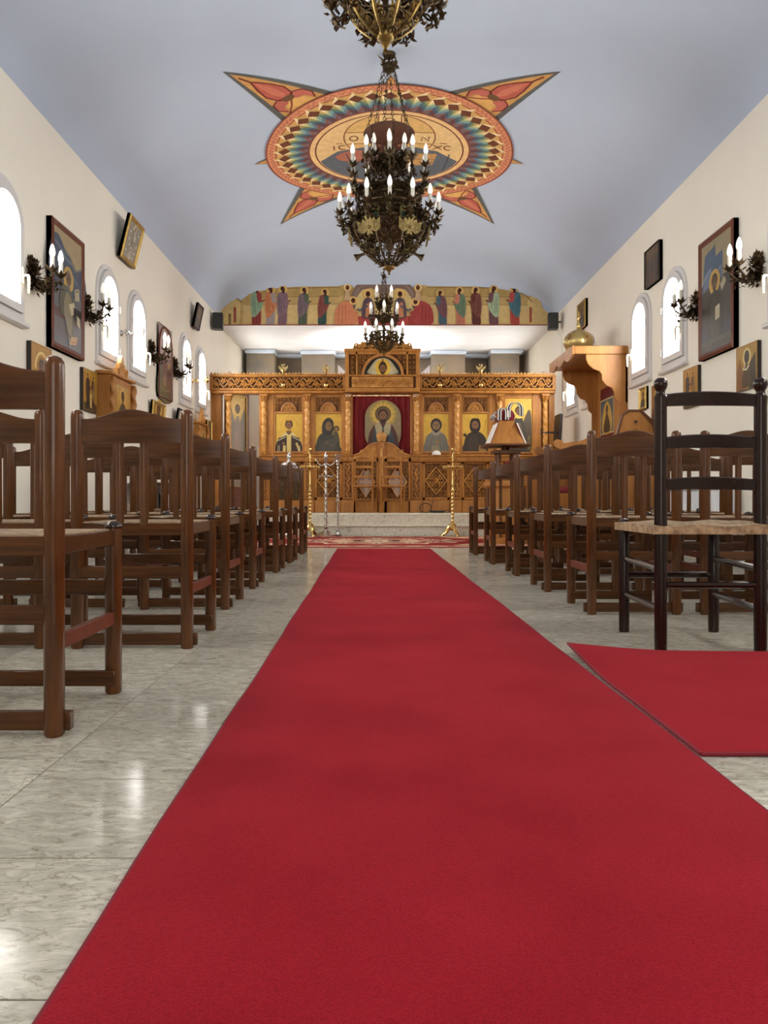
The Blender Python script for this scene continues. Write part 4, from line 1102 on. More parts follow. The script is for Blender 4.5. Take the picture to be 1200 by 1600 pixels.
# small white dome on the ledge, cable and power strip on the platform
t = tag(MB().lathe([(0, .0), (.07, .0), (.068, .03), (.05, .055), (.025, .067), (0, .07)][::1], 16).build('white_dome', 'paper'), 'small white dome on the ledge under the grey-robed icon', 'lamp'); t.location = (IX(681.5), YI-.05, IZ(711.2))
t = thing('power_strip', 'black power strip with a looped cable on the platform', 'power strip', (IX(684), YI-.20, ZS))
b = MB(); b.box(-.13, .09, -.03, .03, 0, .035, c=.006); b.build('body', 'black', t)
b = MB(); b.tube([(-.20+.09*cos(a), .01, .075+.072*sin(a)) for a in (2*pi*i/20 for i in range(20))], .006, 6, closed=True); b.tube([(-.12, 0, .02), (-.1, .05, .12), (-.075, .09, .2), (-.075, .12, .26)], .005, 6); b.tube([(.08, 0, .02), (.14, .02, .05), (.17, 0, .02), (.12, -.04, .01)], .006, 6); b.build('cable', 'black', t)

# ================================================================== CARPETS
def sheet(name, xs_, ys_, zf, th, material, parent, edge=None):
    b = MB(); nx, ny = len(xs_[0]) if isinstance(xs_[0], (list, tuple)) else len(xs_), len(ys_)
    vs = []
    for j, y in enumerate(ys_):
        for i in range(nx):
            x = xs_[j][i] if isinstance(xs_[0], (list, tuple)) else xs_[i]
            vs.append((x, y, zf(x, y, i/(nx-1), j/(ny-1))+th))
    k = len(vs); vs += [(x, y, z-th) for x, y, z in vs]
    fs = []
    for j in range(ny-1):
        for i in range(nx-1):
            a = j*nx+i; fs += [(a, a+1, a+nx+1, a+nx), (k+a, k+a+nx, k+a+nx+1, k+a+1)]
    for i in range(nx-1): fs += [(i, k+i, k+i+1, i+1), ((ny-1)*nx+i, (ny-1)*nx+i+1, k+(ny-1)*nx+i+1, k+(ny-1)*nx+i)]
    for j in range(ny-1): fs += [(j*nx, (j+1)*nx, k+(j+1)*nx, k+j*nx), (j*nx+nx-1, k+j*nx+nx-1, k+(j+1)*nx+nx-1, (j+1)*nx+nx-1)]
    b.add(vs, fs); return b.build(name, material, parent, sharp=50)
cl = lambda y: -.337-.0138*y
cr_ = lambda y: .676-.01414*y
t = thing('aisle_carpet', 'long red runner carpet laid along the middle of the marble aisle', 'carpet', (0, 0, 0))
cy = [-.7+i*(8.37+.7)/60 for i in range(61)]
def wob(y, s): return .0022*sin(y*3.1+s)+.0012*sin(y*9+s*2)
sheet('pile', [[cl(y)+wob(y, 0)+(cr_(y)+wob(y, 2)-cl(y)-wob(y, 0))*u for u in (0, .008, .2, .4, .6, .8, .992, 1)] for y in cy], cy, lambda x, y, u, v: -.003*(u < .001 or u > .999), .008, 'carpet', t)
b = MB()
for f, s in ((cl, 0), (cr_, 2)): b.tube([(f(y)+wob(y, s), y, .0035) for y in cy], .0034, 6)
b.build('hem', M['crimson'], t)
t = thing('side_carpet', 'short red carpet piece with a curled corner beside the runner', 'carpet', (0, 0, 0))
sx = [.668+(2.05-.656)*(i/36) for i in range(37)]; sy = [1.59+(2.665-1.59)*i/30 for i in range(31)]
def curl(x, y, u, v):
    d = max(0, 1-sqrt((u*1.394/.36)**2+((1-v)*1.075/.50)**2))
    return .028*d**1.5+.003*sin(u*9)*max(0, v-.8)*2+.0015*abs(sin(v*5+u*3))
sheet('pile', [[x-.012*((y-1.59)/1.07) for x in sx] for y in sy], sy, curl, .008, 'carpet', t)
b = MB(); b.tube([(.668-.012*((y-1.59)/1.07), y, .005+curl(0, y, 0, (y-1.59)/1.075)) for y in sy], .005, 6); b.tube([(x, 1.59, .005+curl(x, 0, (x-.656)/1.394, 0)) for x in sx], .005, 6)
b.build('hem', M['crimson'], t)
t = thing('persian_rug', 'red and beige patterned rug before the marble steps', 'rug', (0, 8.52, 0))
b = MB(); b.box(-2.0, 1.95, 0, 2.7, .0, .010, c=.003); b.build('field', 'rug', t)
P = Paint(); BG, CRM, DRK, PNK = '#c79d78', '#dcc3a0', '#4a1a1c', '#b5584a'
def ring(x0, y0, x1, y1, w, c):
    P.hold = False
    for q in ((x0, y0, x1, y0+w), (x0, y1-w, x1, y1), (x0, y0+w, x0+w, y1-w), (x1-w, y0+w, x1, y1-w)): P.rect(*q, c); P.hold = True
    P.hold = False
ring(-1.93, .05, 1.88, 2.65, .03, DRK); ring(-1.86, .12, 1.81, 2.58, .20, BG); ring(-1.62, .36, 1.57, 2.34, .025, DRK)
def bloom(x, y, r, c, c2, n=8):
    P.hold = False
    for k in range(n): a = 2*pi*k/n; P.ell(x+r*.62*cos(a), y+r*.62*sin(a), r*.42, r*.24, c, 10, a); P.hold = True
    P.hold = False; P.disc(x, y, r*.34, c2, 12)
for k in range(13): bloom(-1.72+k*.283, .22, .085, PNK, DRK, 6); bloom(-1.72+k*.283, 2.48, .085, PNK, DRK, 6)
for k in range(8):
    for x in (-1.76, 1.71): bloom(x, .48+k*.25, .085, PNK, DRK, 6)
lob = lambda rx, ry, am, n: [(-.03+rx*cos(t)*(1+am*cos(n*t)), 1.35+ry*sin(t)*(1+am*cos(n*t))) for t in (2*pi*i/96 for i in range(96))]
P.poly(lob(1.05, .72, .10, 12), CRM); P.poly(lob(.98, .66, .10, 12), '#8f2622'); P.poly(lob(.66, .44, .14, 8), BG); P.poly(lob(.36, .24, .12, 8), DRK); bloom(-.03, 1.35, .2, CRM, PNK, 8)
for k in range(12): a = 2*pi*k/12; bloom(-.03+.82*cos(a), 1.35+.55*sin(a), .085, CRM, DRK, 6)
for sx in (-1, 1):
    for sy in (-1, 1):
        P.poly([(-.03+sx*1.58, 1.35+sy*.97), (-.03+sx*1.58, 1.35+sy*.42), (-.03+sx*1.3, 1.35+sy*.52), (-.03+sx*1.05, 1.35+sy*.74), (-.03+sx*.88, 1.35+sy*.97)], BG); bloom(-.03+sx*1.35, 1.35+sy*.78, .13, PNK, DRK, 8)
P.build('woven_pattern', t, 'fresco', lambda u, v, l: (u, v, .0102+l*.00002))
b = MB()
for i in range(164): x = -1.99+i*.024; b.box(x, x+.014, -.07, .0, .001, .005)
tag(b.build('fringe', 'fringe', t), kind='stuff')

# ================================================================== CHAIRS
def rush_seat(x0, x1, y0, y1, z, dome, th, round_edge=.0, n=12):
    b = MB(); hx, hy = (x1-x0)/2, (y1-y0)/2; cx_, cy_ = (x0+x1)/2, (y0+y1)/2
    vs = []; st = []
    for j in range(n+1):
        for i in range(n+1):
            u, v = -1+2*i/n, -1+2*j/n; d = max(abs(u), abs(v))
            vs.append((cx_+u*hx, cy_+v*hy, z+dome*(1-d)-round_edge*max(0, d-.8)*5*(.5))); st.append(d*(hx+hy)/2)
    k = len(vs); vs += [(x, y, z-th) for x, y, _ in vs]; st += st[:]
    fs = []
    for j in range(n):
        for i in range(n):
            a = j*(n+1)+i; fs += [(a, a+1, a+n+2, a+n+1), (k+a, k+a+n+1, k+a+n+2, k+a+1)]
    N_ = n+1
    for i in range(n): fs += [(i, k+i, k+i+1, i+1), (n*N_+i, n*N_+i+1, k+n*N_+i+1, k+n*N_+i), (i*N_, (i+1)*N_, k+(i+1)*N_, k+i*N_), (i*N_+n, k+i*N_+n, k+(i+1)*N_+n, (i+1)*N_+n)]
    b.add(vs, fs); b.strand = st; return b
HW = .197
def make_chair():
    t = thing('church_chair', 'x', 'chair', (0, 0, 0), 0, 'brown rush-seat church chairs')
    R = .0225; YF = .385
    b = MB(); b.lathe([(R*.82, 0), (R, .006), (R, .832), (R*.93, .843), (R*.7, .851), (R*.35, .855), (0, .856)], 18)
    p = b.build('back_leg', 'chair', t, loc=(-HW, 0, 0)); q = clone(p, t, (HW, 0, 0))
    b = MB(); b.lathe([(R*.82, 0), (R, .006), (R, .455)], 18)
    f = b.build('front_leg', 'chair', t, loc=(-HW, YF, 0))
    b = MB(); b.lathe([(R*1.0, .453), (R*1.08, .458), (R*.95, .466), (R*.55, .472), (0, .474)], 18); b.build('cap', 'cap', f)
    clone(f, t, (HW, YF, 0))
    # arched head rail
    n = 24; vs = []
    for i in range(n+1):
        u = -1+2*i/n; x = u*(HW-.012); zt = .822+.033*(.5+.5*cos(pi*max(-1, min(1, u*1.12)))); y = .010*(1-u*u)*-1
        vs += [(x, y-.010, .735), (x, y-.010, zt-.004), (x, y-.006, zt), (x, y+.006, zt), (x, y+.010, zt-.004), (x, y+.010, .735)]
    fs = [(i*6+j, i*6+(j+1) % 6, i*6+6+(j+1) % 6, i*6+6+j) for i in range(n) for j in range(6)]
    b = MB(); b.add(vs, [f_[::-1] for f_ in fs]); b.add([], []); b.build('head_rail', 'chairx', t)
    b = MB(); b.tube([(0, 0, .44), (0, -.002, .58), (0, -.004, .745)], .0145, 10); s = b.build('spindle', 'chair', t, loc=(-.043, 0, 0)); clone(s, t, (.043, 0, 0))
    b = MB(); b.box(-HW, HW, -.010, .010, .405, .449, c=.003); b.build('seat_rail', 'chairx', t, loc=(0, 0, 0)); b = MB(); b.box(-HW, HW, YF-.010, YF+.010, .405, .449, c=.003); b.build('seat_rail', 'chairx', t)
    b = MB(); b.box(-.010, .010, 0, YF, .408, .449, c=.003); s = b.build('side_rail', 'chairx', t, loc=(-HW, 0, 0)); clone(s, t, (HW, 0, 0))
    rush_seat(-HW+.004, HW-.004, -.004, YF+.004, .452, .006, .02).build('rush_seat', 'rush', t)
    b = MB(); b.box(-HW, HW, -.009, .009, .252, .294, c=.002); b.build('back_stretcher', 'chairx', t)
    b = MB(); b.box(-HW, HW, YF-.009, YF+.009, .272, .312, c=.002); b.build('front_stretcher', 'chairx', t)
    b = MB(); b.box(-.009, .009, 0, YF, .190, .226, c=.002); s = b.build('side_stretcher', 'chairred', t, loc=(-HW, 0, 0)); clone(s, t, (HW, 0, 0))
    b = MB(); b.box(-HW-.034, HW+.034, .004, .026, .010, .052, c=.002); b.build('foot_bar', 'chairx', t)
    b = MB(); b.box(-HW-.012, HW+.012, YF-.030, YF-.010, .025, .066, c=.002); b.build('foot_bar', 'chairx', t)
    return t
chair0 = make_chair(); used = [0]
ORD = ['first', 'second', 'third', 'fourth', 'fifth', 'sixth', 'seventh']
def place_chair(x, y, rz, lab):
    c = chair0 if not used[0] else copy_tree(chair0)
    used[0] += 1
    c.location = (x, y, 0); c.rotation_euler = (0, 0, rz); c['label'] = lab
LR = [(1.73, -.731), (2.755, -.688), (3.74, -.748), (4.61, -.758), (5.63, -.757), (6.49, -.754), (7.57, -.763)]
SEAT = ['on the aisle', 'second from the aisle', 'third from the aisle']
for i, (y, xp) in enumerate(LR):
    for k in range(1 if i == 0 else 2 if i == 1 else 3):
        place_chair(xp-HW-.525*k, y+random.uniform(-.015, .015)*(k > 0), random.uniform(-.02, .02)*(i > 1), 'brown rush-seat chair left of the carpet, %s row from the camera, %s' % (ORD[i], SEAT[k]))
RR = [(3.575, .99), (4.46, .98), (5.39, .97), (6.35, .945), (7.45, .94)]
for i, (y, xp) in enumerate(RR):
    for k in range(3):
        place_chair(xp+HW+.525*k, y+random.uniform(-.015, .015)*(k > 0), random.uniform(-.02, .02), 'brown rush-seat chair right of the carpet, %s row from the camera, %s' % (ORD[i], SEAT[k]))
# dark ladder-back chair by itself
t = thing('ladder_back_chair', 'dark mahogany ladder-back chair with thick rush seat beside the small red carpet', 'chair', (1.168, 2.705, 0), -.01)
h = .175; YF = .40
b = MB(); b.lathe([(.0215, 0), (.0225, .05), (.023, .4), (.022, .86), (.024, .895), (.016, .905), (.015, .915), (.021, .925), (.025, .938), (.022, .952), (.012, .961), (0, .963)], 10)
p = b.build('back_leg', 'dark', t, loc=(-h, 0, 0)); clone(p, t, (h, 0, 0))
b = MB(); b.lathe([(.0205, 0), (.0215, .05), (.022, .44), (.018, .455), (0, .458)], 10); p = b.build('front_leg', 'dark', t, loc=(-h-.005, YF, 0)); clone(p, t, (h+.005, YF, 0))
for z0, z1, ar in ((.862, .903, .014), (.712, .752, .013), (.565, .603, .012)):
    n = 18; vs = []
    for i in range(n+1):
        u = -1+2*i/n; y = .018*(1-u*u); zt = z1+ar*(1-u*u); zb = z0+ar*.35*(1-u*u)
        vs += [(u*(h-.008), y-.009, zb), (u*(h-.008), y-.009, zt-.004), (u*(h-.008), y-.003, zt), (u*(h-.008), y+.006, zt-.003), (u*(h-.008), y+.009, zb)]
    b = MB(); b.add(vs, [(i*5+(j+1) % 5, i*5+j, i*5+5+j, i*5+5+(j+1) % 5) for i in range(n) for j in range(5)]); b.build('slat', 'dark', t)
sb = rush_seat(-h-.035, h+.035, -.03, YF+.03, .452, -.010, .04, .02, 16)
for i, (x, y, z) in enumerate(sb.v[:289]):
    sb.v[i] = (x, y, z+.010*math.exp(-((x-.08)**2+(y-.1)**2)/.006)-.004*sin(x*30))
sb.build('rush_seat', 'rush', t)
b = MB()
for s in (-1, 1):
    for z in (.29, .148):
        bb = MB(); bb.tube([(s*h, 0, z-.002), (s*(h+.003), YF, z+.006)], .0125, 8); bb.build('side_stretcher', 'dark', t)
b = MB(); b.tube([(-h, 0, .232), (h, 0, .232)], .0125, 8); b.build('back_stretcher', 'dark', t)
b = MB(); b.tube([(-h, YF, .23), (h, YF, .23)], .0125, 8); b.build('front_stretcher', 'dark', t)

# two slim golden chairs on the platform before the royal doors
def slim_chair():
    t = thing('slim_chair', 'slim golden wooden chair before the left royal door', 'chair', (0, 0, 0), 0, 'slim chairs before the royal doors')
    w = .15; D = .265
    b = MB(); b.tube([(0, 0, 0), (0, .02, .40), (0, 0, .82)], [.011, .015, .012], 8); p = b.build('back_leg', 'gold_oak', t, loc=(-w, 0, 0)); clone(p, t, (w, 0, 0))
    b = MB(); b.tube([(0, .02, 0), (0, -.01, .14), (0, .01, .28), (0, 0, .41)], [.010, .013, .014, .017], 8); p = b.build('front_leg', 'gold_oak', t, loc=(-w-.01, D, 0)); clone(p, t, (w+.01, D, 0))
    n = 20; vs = []
    for i in range(n+1):
        u = -1+2*i/n; zt = .87+.022*cos(u*pi*1.5)*(1-abs(u)*.5)-.03*max(0, abs(u)-.8)*5; vs += [(u*(w+.014), -.012, zt-.055+.03*(1-u*u)), (u*(w+.014), -.012, zt), (u*(w+.014), .012, zt), (u*(w+.014), .012, zt-.055+.03*(1-u*u))]
    b = MB(); b.add(vs, [(i*4+(j+1) % 4, i*4+j, i*4+4+j, i*4+4+(j+1) % 4) for i in range(n) for j in range(4)]+[(0, 1, 2, 3), (n*4+3, n*4+2, n*4+1, n*4)]); b.build('head_rail', 'gold_oak', t)
    for z in (.68, .53):
        b = MB(); b.box(-w, w, -.008+.01, .008+.01, z, z+.035, c=.004); b.build('slat', 'gold_oak', t)
    b = MB(); b.box(-w-.025, w+.025, -.01, D+.02, .39, .425, c=.012); b.build('seat', 'oak', t)
    b = MB(); b.tube([(-w, 0, .2), (-w-.01, D, .2)], .009, 6); b.tube([(w, 0, .2), (w+.01, D, .2)], .009, 6); b.tube([(-w, D*.5, .2), (w, D*.5, .2)], .009, 6); b.build('stretcher', 'gold_oak', t)
    return t
s0 = slim_chair(); s0.location = (IX(567.5), 11.622, ZS); s0.rotation_euler = (0, 0, -.20)
s1 = dup(s0, (IX(610.5), 11.600, ZS), -.16, 'slim golden wooden chair before the right royal door')

# ================================================================== CHANDELIERS AND SCONCES
def leaf3(mb, p, d, L, W, curl=.3, m=0):
    p = Vector(p); d = Vector(d).normalized(); s = d.cross(Vector((0, 0, 1)))
    if s.length < .05: s = Vector((1, 0, 0))
    s.normalize(); u = s.cross(d)
    a = p+d*L*.35+u*L*curl*.3; t = p+d*L*.9+u*L*curl
    mb.add([p, a+s*W*.5, p+d*L*.68+s*W*.22+u*L*curl*.6, t, p+d*L*.68-s*W*.22+u*L*curl*.6, a-s*W*.5, a-u*W*.18], [(0, 6, 1), (1, 6, 2), (2, 6, 3), (3, 6, 4), (4, 6, 5), (5, 6, 0)], m)
def rdir(up=.2):
    return Vector((random.uniform(-1, 1), random.uniform(-1, 1), random.uniform(-1, 1)+up))
def candle_mesh(sc=1.0):
    b = MB(); b.lathe([(.0165*sc, 0), (.0165*sc, .088*sc), (.012*sc, .09*sc)], 10)
    g = MB(); g.lathe([(.013*sc, .088*sc), (.020*sc, .103*sc), (.0225*sc, .122*sc), (.018*sc, .150*sc), (.009*sc, .176*sc), (0, .188*sc)], 10)
    return b, g
CB, CG = candle_mesh()
candle0 = CB.build('candle', 'sleeve'); bulb0 = CG.build('bulb', 'bulb', candle0)
def put_candle(parent, loc):
    global c_used
    c = candle0 if not c_used else clone(candle0, parent)
    c_used = True
    c.parent = parent; c.location = loc; return c
c_used = False
def cup_at(b, x, z, y=0.0, sc=1.0):
    b.lathe([(.006*sc, -.03*sc), (.022*sc, -.018*sc), (.030*sc, -.004*sc), (.032*sc, 0), (.018*sc, .004*sc)], 10, (x, y, z))
    for i in range(7):
        a = 2*pi*i/7
        leaf3(b, (x+.018*sc*cos(a), y+.018*sc*sin(a), z-.018*sc), (cos(a), sin(a), .35), .062*sc, .034*sc, .45)
def arm_mesh(r0, r, dz, sc=1.0, dense=14, seed=0):
    """branch from the hoop at radius r0 out to a candle cup at radius r, dz above the hoop"""
    random.seed(seed); b = MB(); n = 12
    pts = [(r0+(r-r0)*t, 0, -.06*sc*sin(pi*t)+dz*t*t-.03*sc*t) for t in (i/n for i in range(n+1))]
    b.tube(pts, [.008*sc]*n+[.006*sc], 6)
    b.tube([(r0+.05*sc*(1-.7*i/10)*cos(-pi/2+2.2*pi*i/10)+.04*sc, 0, -.07*sc+.05*sc*(1-.7*i/10)*sin(-pi/2+2.2*pi*i/10)) for i in range(11)], .006*sc, 5)
    b.tube([pts[-1], (r, 0, dz)], .007*sc, 6)
    cup_at(b, r, dz, 0, sc)
    for i in range(dense):
        q = pts[random.randrange(2, n)]; leaf3(b, (q[0]+random.uniform(-.02, .03)*sc, random.uniform(-.035, .035)*sc, q[2]+random.uniform(-.06, .03)*sc), rdir(-.1), random.uniform(.04, .075)*sc, random.uniform(.025, .042)*sc)
    for i in range(7):   # hanging grapes
        a = random.uniform(0, 2*pi); rr = .014*sc
        x, y, z = r-.03*sc+rr*cos(a)*random.random(), rr*sin(a), -.05*sc-.016*sc*i*.7
        b.lathe([(0, -.011*sc), (.010*sc, -.004*sc), (.010*sc, .004*sc), (0, .011*sc)], 5, (x, y, z+dz*.4))
    return b
def chain_mesh(p, q, link=.045, w=.011, r=.0032):
    p, q = Vector(p), Vector(q); d = q-p; n = max(2, int(d.length/(link*.78))); b = MB(); dn = d.normalized()
    s1 = dn.cross(Vector((0, 1, 0))).normalized(); s2 = dn.cross(s1)
    for i in range(n):
        c = p+d*((i+.5)/n); s = s1 if i % 2 else s2
        b.tube([c+dn*(link*.5*cos(a))+s*(w*sin(a)) for a in (2*pi*k/8 for k in range(8))], r, 4, closed=True)
        if i % 5 == 2: b.lathe([(0, -.012), (.011, -.004), (.011, .004), (0, .012)], 6, tuple(c))
    return b
def garland(b, r, z, n, Lr, Wr, dz=.03, dr=.02):
    for i in range(n):
        a = random.uniform(0, 2*pi); rr = r+random.uniform(-dr, dr)
        d = Vector((cos(a), sin(a), 0))*random.uniform(-.2, 1)+rdir(0)*.7
        leaf3(b, (rr*cos(a), rr*sin(a), z+random.uniform(-dz, dz)), d, random.uniform(*Lr), random.uniform(*Wr))
def scroll_ring(b, r, z0, z1, n, rad=.004):
    """ring of pierced scrollwork between two heights"""
    hh = (z1-z0)
    for i in range(n):
        for s in (-1, 1):
            a0 = 2*pi*(i+.5*(s > 0))/n; pts = []
            for k in range(11):
                t = k/10; R_ = hh*.46*(1-.7*t); an = s*(pi/2)+s*2.3*pi*t
                da, z = R_*cos(an)/r, (z0+z1)/2+R_*sin(an)
                pts.append((r*cos(a0+da), r*sin(a0+da), z))
            b.tube(pts, rad, 4, cap=False)
def place_ring(mesh_obj, parent, n, a0, z):
    for i in range(n):
        o = mesh_obj if i == 0 else clone(mesh_obj, parent)
        o.location = (0, 0, z); o.rotation_euler = (0, 0, a0+2*pi*i/n)
def chandelier(label, x, y, zb, big):
    """zb: height of the lowest tip"""
    t = thing('chandelier', label, 'chandelier', (x, y, zb), 0, 'bronze chandeliers over the aisle')
    ztop = ceil_z(x, y)-zb
    random.seed(11 if big else 5)
    if big:
        # bottom basket
        prof = [(.035, .035), (.10, .075), (.19, .145), (.27, .225), (.325, .31), (.35, .385)]
        tiers = [(.30, .47, .455, 14, .03, .42, .56), (.22, .70, .345, 10, .23, .66, .74), (.10, 1.01, .16, 6, .03, .96, 1.03)]
        drum = (.315, .37, .50)
    else:
        prof = [(.03, .03), (.075, .055), (.125, .10), (.165, .155), (.185, .21)]
        tiers = [(.17, .22, .275, 8, .03, .2, .26), (.11, .48, .205, 6, .03, .46, .52), (.06, .71, .14, 4, .03, .69, .74)]
        drum = (.18, .20, .29)
    b = MB(); b.lathe([(0, -.035), (.012, -.03), (.006, -.015), (.02, 0), (.014, .012), (.05 if big else .035, .022), (.058 if big else .042, .035), (.045, .045), (.03, .05)], 14); b.build('finial', 'bronzegold', t)
    nrib = 8
    b = MB()
    for i, (r, z) in enumerate(prof): pass
    pts = [(r, 0, z) for r, z in prof]
    b.tube(pts, [.006]+[.009]*(len(pts)-1), 6)
    if not big:
        for i in range(len(pts)-1):
            for q in (.2, .5, .8):
                p = Vector(pts[i]).lerp(Vector(pts[i+1]), q)
                for s in (-1, 1): leaf3(b, p, (.5, s*.9, .6), .055, .022, .4)
    ro = b.build('rib', 'bronzegold' if not big else 'bronze', t); place_ring(ro, t, nrib, pi/8, 0)
    def surf(a, s):
        i = min(len(prof)-2, int(s*(len(prof)-1))); f = s*(len(prof)-1)-i
        r = prof[i][0]+(prof[i+1][0]-prof[i][0])*f; z = prof[i][1]+(prof[i+1][1]-prof[i][1])*f
        return (r*cos(a), r*sin(a), z)
    b = MB(); rows = 5 if big else 4
    for j in range(rows):
        n = 8+4*j if big else 6+3*j
        for i in range(n):
            s0_ = (j+.5)/rows; a0 = 2*pi*(i+.5*(j % 2))/n; sg = 1 if i % 2 else -1; pts = []
            for k in range(11):
                q = k/10; R_ = (1-.7*q); an = q*2.4*pi*sg
                pts.append(surf(a0+R_*cos(an)*pi/n*.95, max(0.01, min(.99, s0_+R_*sin(an)*.5/rows))))
            b.tube(pts, .0042, 4, cap=False)
            p = Vector(surf(a0, s0_)); leaf3(b, p, Vector((p.x, p.y, 0))*3+rdir(0)*.6, .05, .03)
            if big: leaf3(b, surf(a0+pi/n, s0_), rdir(0)+Vector((cos(a0), sin(a0), 0))*.5, .05, .034)
    for j in range(1, rows): b.tube([surf(2*pi*i/32, j/rows) for i in range(32)], .004, 4, closed=True)
    tag(b.build('basket_filigree', 'bronze', t), kind='stuff')
    # drum with icon plaques
    r, z0, z1 = drum
    b = MB()
    for z in (z0, z1): b.tube([(r*cos(2*pi*i/40), r*sin(2*pi*i/40), z) for i in range(40)], .010, 6, closed=True)
    b.lathe([(r-.012, z0), (r-.012, z1)], 40) if big else None
    scroll_ring(b, r+.004, z0+.01, z1-.01, 16 if big else 10); garland(b, r, (z0+z1)/2, 90 if big else 50, (.035, .06), (.022, .036), .05, .03)
    b.build('drum', 'bronze', t)
    npq = 8
    P = Paint(); w, h = (.075, .115) if big else (.05, .08)
    P.poly([(-w/2, 0), (w/2, 0)]+[(w/2*cos(pi*i/10), h-w/2+w/2*sin(pi*i/10)) for i in range(11)], '#7d7a4a'); P.sm([(-w*.4, 0), (-w*.3, h*.45), (0, h*.6), (w*.3, h*.45), (w*.4, 0)], '#3f5240' if big else '#8f8660'); P.disc(0, h*.66, w*.26, '#a98c46', 14); P.ell(0, h*.65, w*.13, w*.17, '#5c3a20', 10)
    b = MB(); b.prism([(-w/2-.006, -.006), (w/2+.006, -.006)]+[((w/2+.006)*cos(pi*i/10), h-w/2+(w/2+.006)*sin(pi*i/10)) for i in range(11)], 0, .012)
    pq = b.build('icon_plaque', 'bronzegold', t); P.build('painting', pq, fn=lambda u, v, l: (u, -.001-l*.00015, v))
    for i in range(npq):
        o = pq if i == 0 else clone(pq, t)
        a = -pi/2+2*pi*(i+.5)/npq; o.location = ((r+.022)*cos(a), (r+.022)*sin(a), z0+.008); o.rotation_euler = (-.12, 0, a+pi/2)
    if big:
        # gilt double-headed eagles below the drum, small trumpets on the basket
        b = MB()
        for s in (-1, 1):
            b.prism([(0, -.06), (s*.03, -.07), (s*.02, -.03), (s*.06, -.055), (s*.105, -.03), (s*.115, .06), (s*.075, .035), (s*.055, .07), (s*.03, .045), (s*.03, .07), (s*.045, .085), (s*.02, .10), (s*.012, .07), (0, .055)], -.006, .006)
            for k in range(4): b.tube([(s*(.05+.016*k), -.008, .04), (s*(.045+.018*k), -.008, -.035)], .003, 4)
        b.lathe([(0, -.02), (.022, -.012), (.026, .0), (0, .01)], 8, (0, -.006, .0))
        eg = b.build('eagle_plate', 'oldgilt', t)
        for i in range(6):
            o = eg if i == 0 else clone(eg, t)
            a = -pi/2+2*pi*(i+.5)/6; o.location = (.352*cos(a), .352*sin(a), .30); o.rotation_euler = (.22, 0, a+pi/2)
        b = MB(); b.tube([(.24, 0, .155), (.27, 0, .14), (.31, 0, .12)], [.012, .016, .038], 10); b.tube([(.22, 0, .17), (.24, 0, .155)], .006, 5)
        tr = b.build('trumpet', 'bronze', t); place_ring(tr, t, 4, 0, 0)
    # tiers
    for ti, (r0, z, r1, n, dz, g0, g1) in enumerate(tiers):
        b = MB(); rr = r0
        for zz_ in (g0, g1): b.tube([(rr*cos(2*pi*i/32), rr*sin(2*pi*i/32), zz_) for i in range(32)], .007, 5, closed=True)
        if ti > 0: b.lathe([(rr-.004, g0), (rr-.004, g1)], 32)
        scroll_ring(b, rr+.003, g0, g1, max(6, int(rr*50)), .004)
        garland(b, rr+.01, (g0+g1)/2, int((700 if big else 300)*rr)+40, (.035, .065), (.024, .04), .055, .04)
        for k in range(4):   # uprights that carry the hoop
            a = 2*pi*(k+.5)/4; zlow = drum[1] if ti == 0 else tiers[ti-1][6]; rl = drum[0] if ti == 0 else tiers[ti-1][0]
            b.tube([(rl*cos(a), rl*sin(a), zlow), ((rl+rr)/2*.9*cos(a), (rl+rr)/2*.9*sin(a), (zlow+g0)/2), (rr*cos(a), rr*sin(a), g0)], .007, 5)
        b.build('hoop', 'bronze', t)
        ao = arm_mesh(r0, r1, dz, 1.0 if big else .8, 34 if big else 22, ti).build('arm', 'bronze', t)
        place_ring(ao, t, n, pi/n, z)
        for i in range(n):
            a = pi/n+2*pi*i/n; put_candle(t, (r1*cos(a), r1*sin(a), z+dz+.002))
    # middle stem with a dense spray, then chains and hook
    zt = tiers[-1][6]
    b = MB(); b.lathe([(.012, .05), (.016, .3), (.012, zt*.6), (.02, zt*.75), (.012, zt)], 10); garland(b, .05, zt*.8, 110 if big else 60, (.05, .08), (.03, .045), .16, .04); b.build('stem', 'bronze', t)
    if big:
        b = MB(); b.lathe([(.0, 1.30), (.05, 1.30), (.14, 1.292), (.205, 1.272), (.230, 1.258), (.234, 1.250), (.226, 1.252), (.20, 1.264), (.13, 1.283), (.05, 1.291), (0, 1.291)], 40); b.build('dish', 'copper', t)
        zr = 1.84
        for i in range(6):
            a = 2*pi*i/6+.3
            chain_mesh((.05*cos(a), .05*sin(a), zr), (.205*cos(a), .205*sin(a), 1.275)).build('chain', 'bronze', t)
            a += .4; chain_mesh((.2*cos(a), .2*sin(a), 1.262), (.23*cos(a), .23*sin(a), .74)).build('chain', 'bronze', t)
        b = MB(); b.lathe([(.02, -.04), (.055, -.03), (.062, 0), (.05, .025), (.03, .04), (.012, .05)], 14, (0, 0, zr+.02)); garland(b, .05, zr+.03, 26, (.04, .06), (.025, .035), .02, .01)
        leaf3(b, (-.02, 0, zr+.05), (-.8, 0, .6), .14, .05, .1)
        b.tube([(.03+.03*cos(a), 0, zr+.09+.035*sin(a)) for a in (2*pi*k/12 for k in range(12))], .007, 6, closed=True)
        b.tube([(0, 0, zr+.06), (0, 0, ztop)], .007, 6); b.lathe([(.05, -.03), (.06, -.01), (.06, 0)], 14, (0, 0, ztop)); b.build('hook', 'bronze', t)
    else:
        zr = zt+.33
        for i in range(4):
            a = 2*pi*i/4+.4; chain_mesh((.02*cos(a), .02*sin(a), zr), (.055*cos(a), .055*sin(a), zt), .04, .009).build('chain', 'bronze', t)
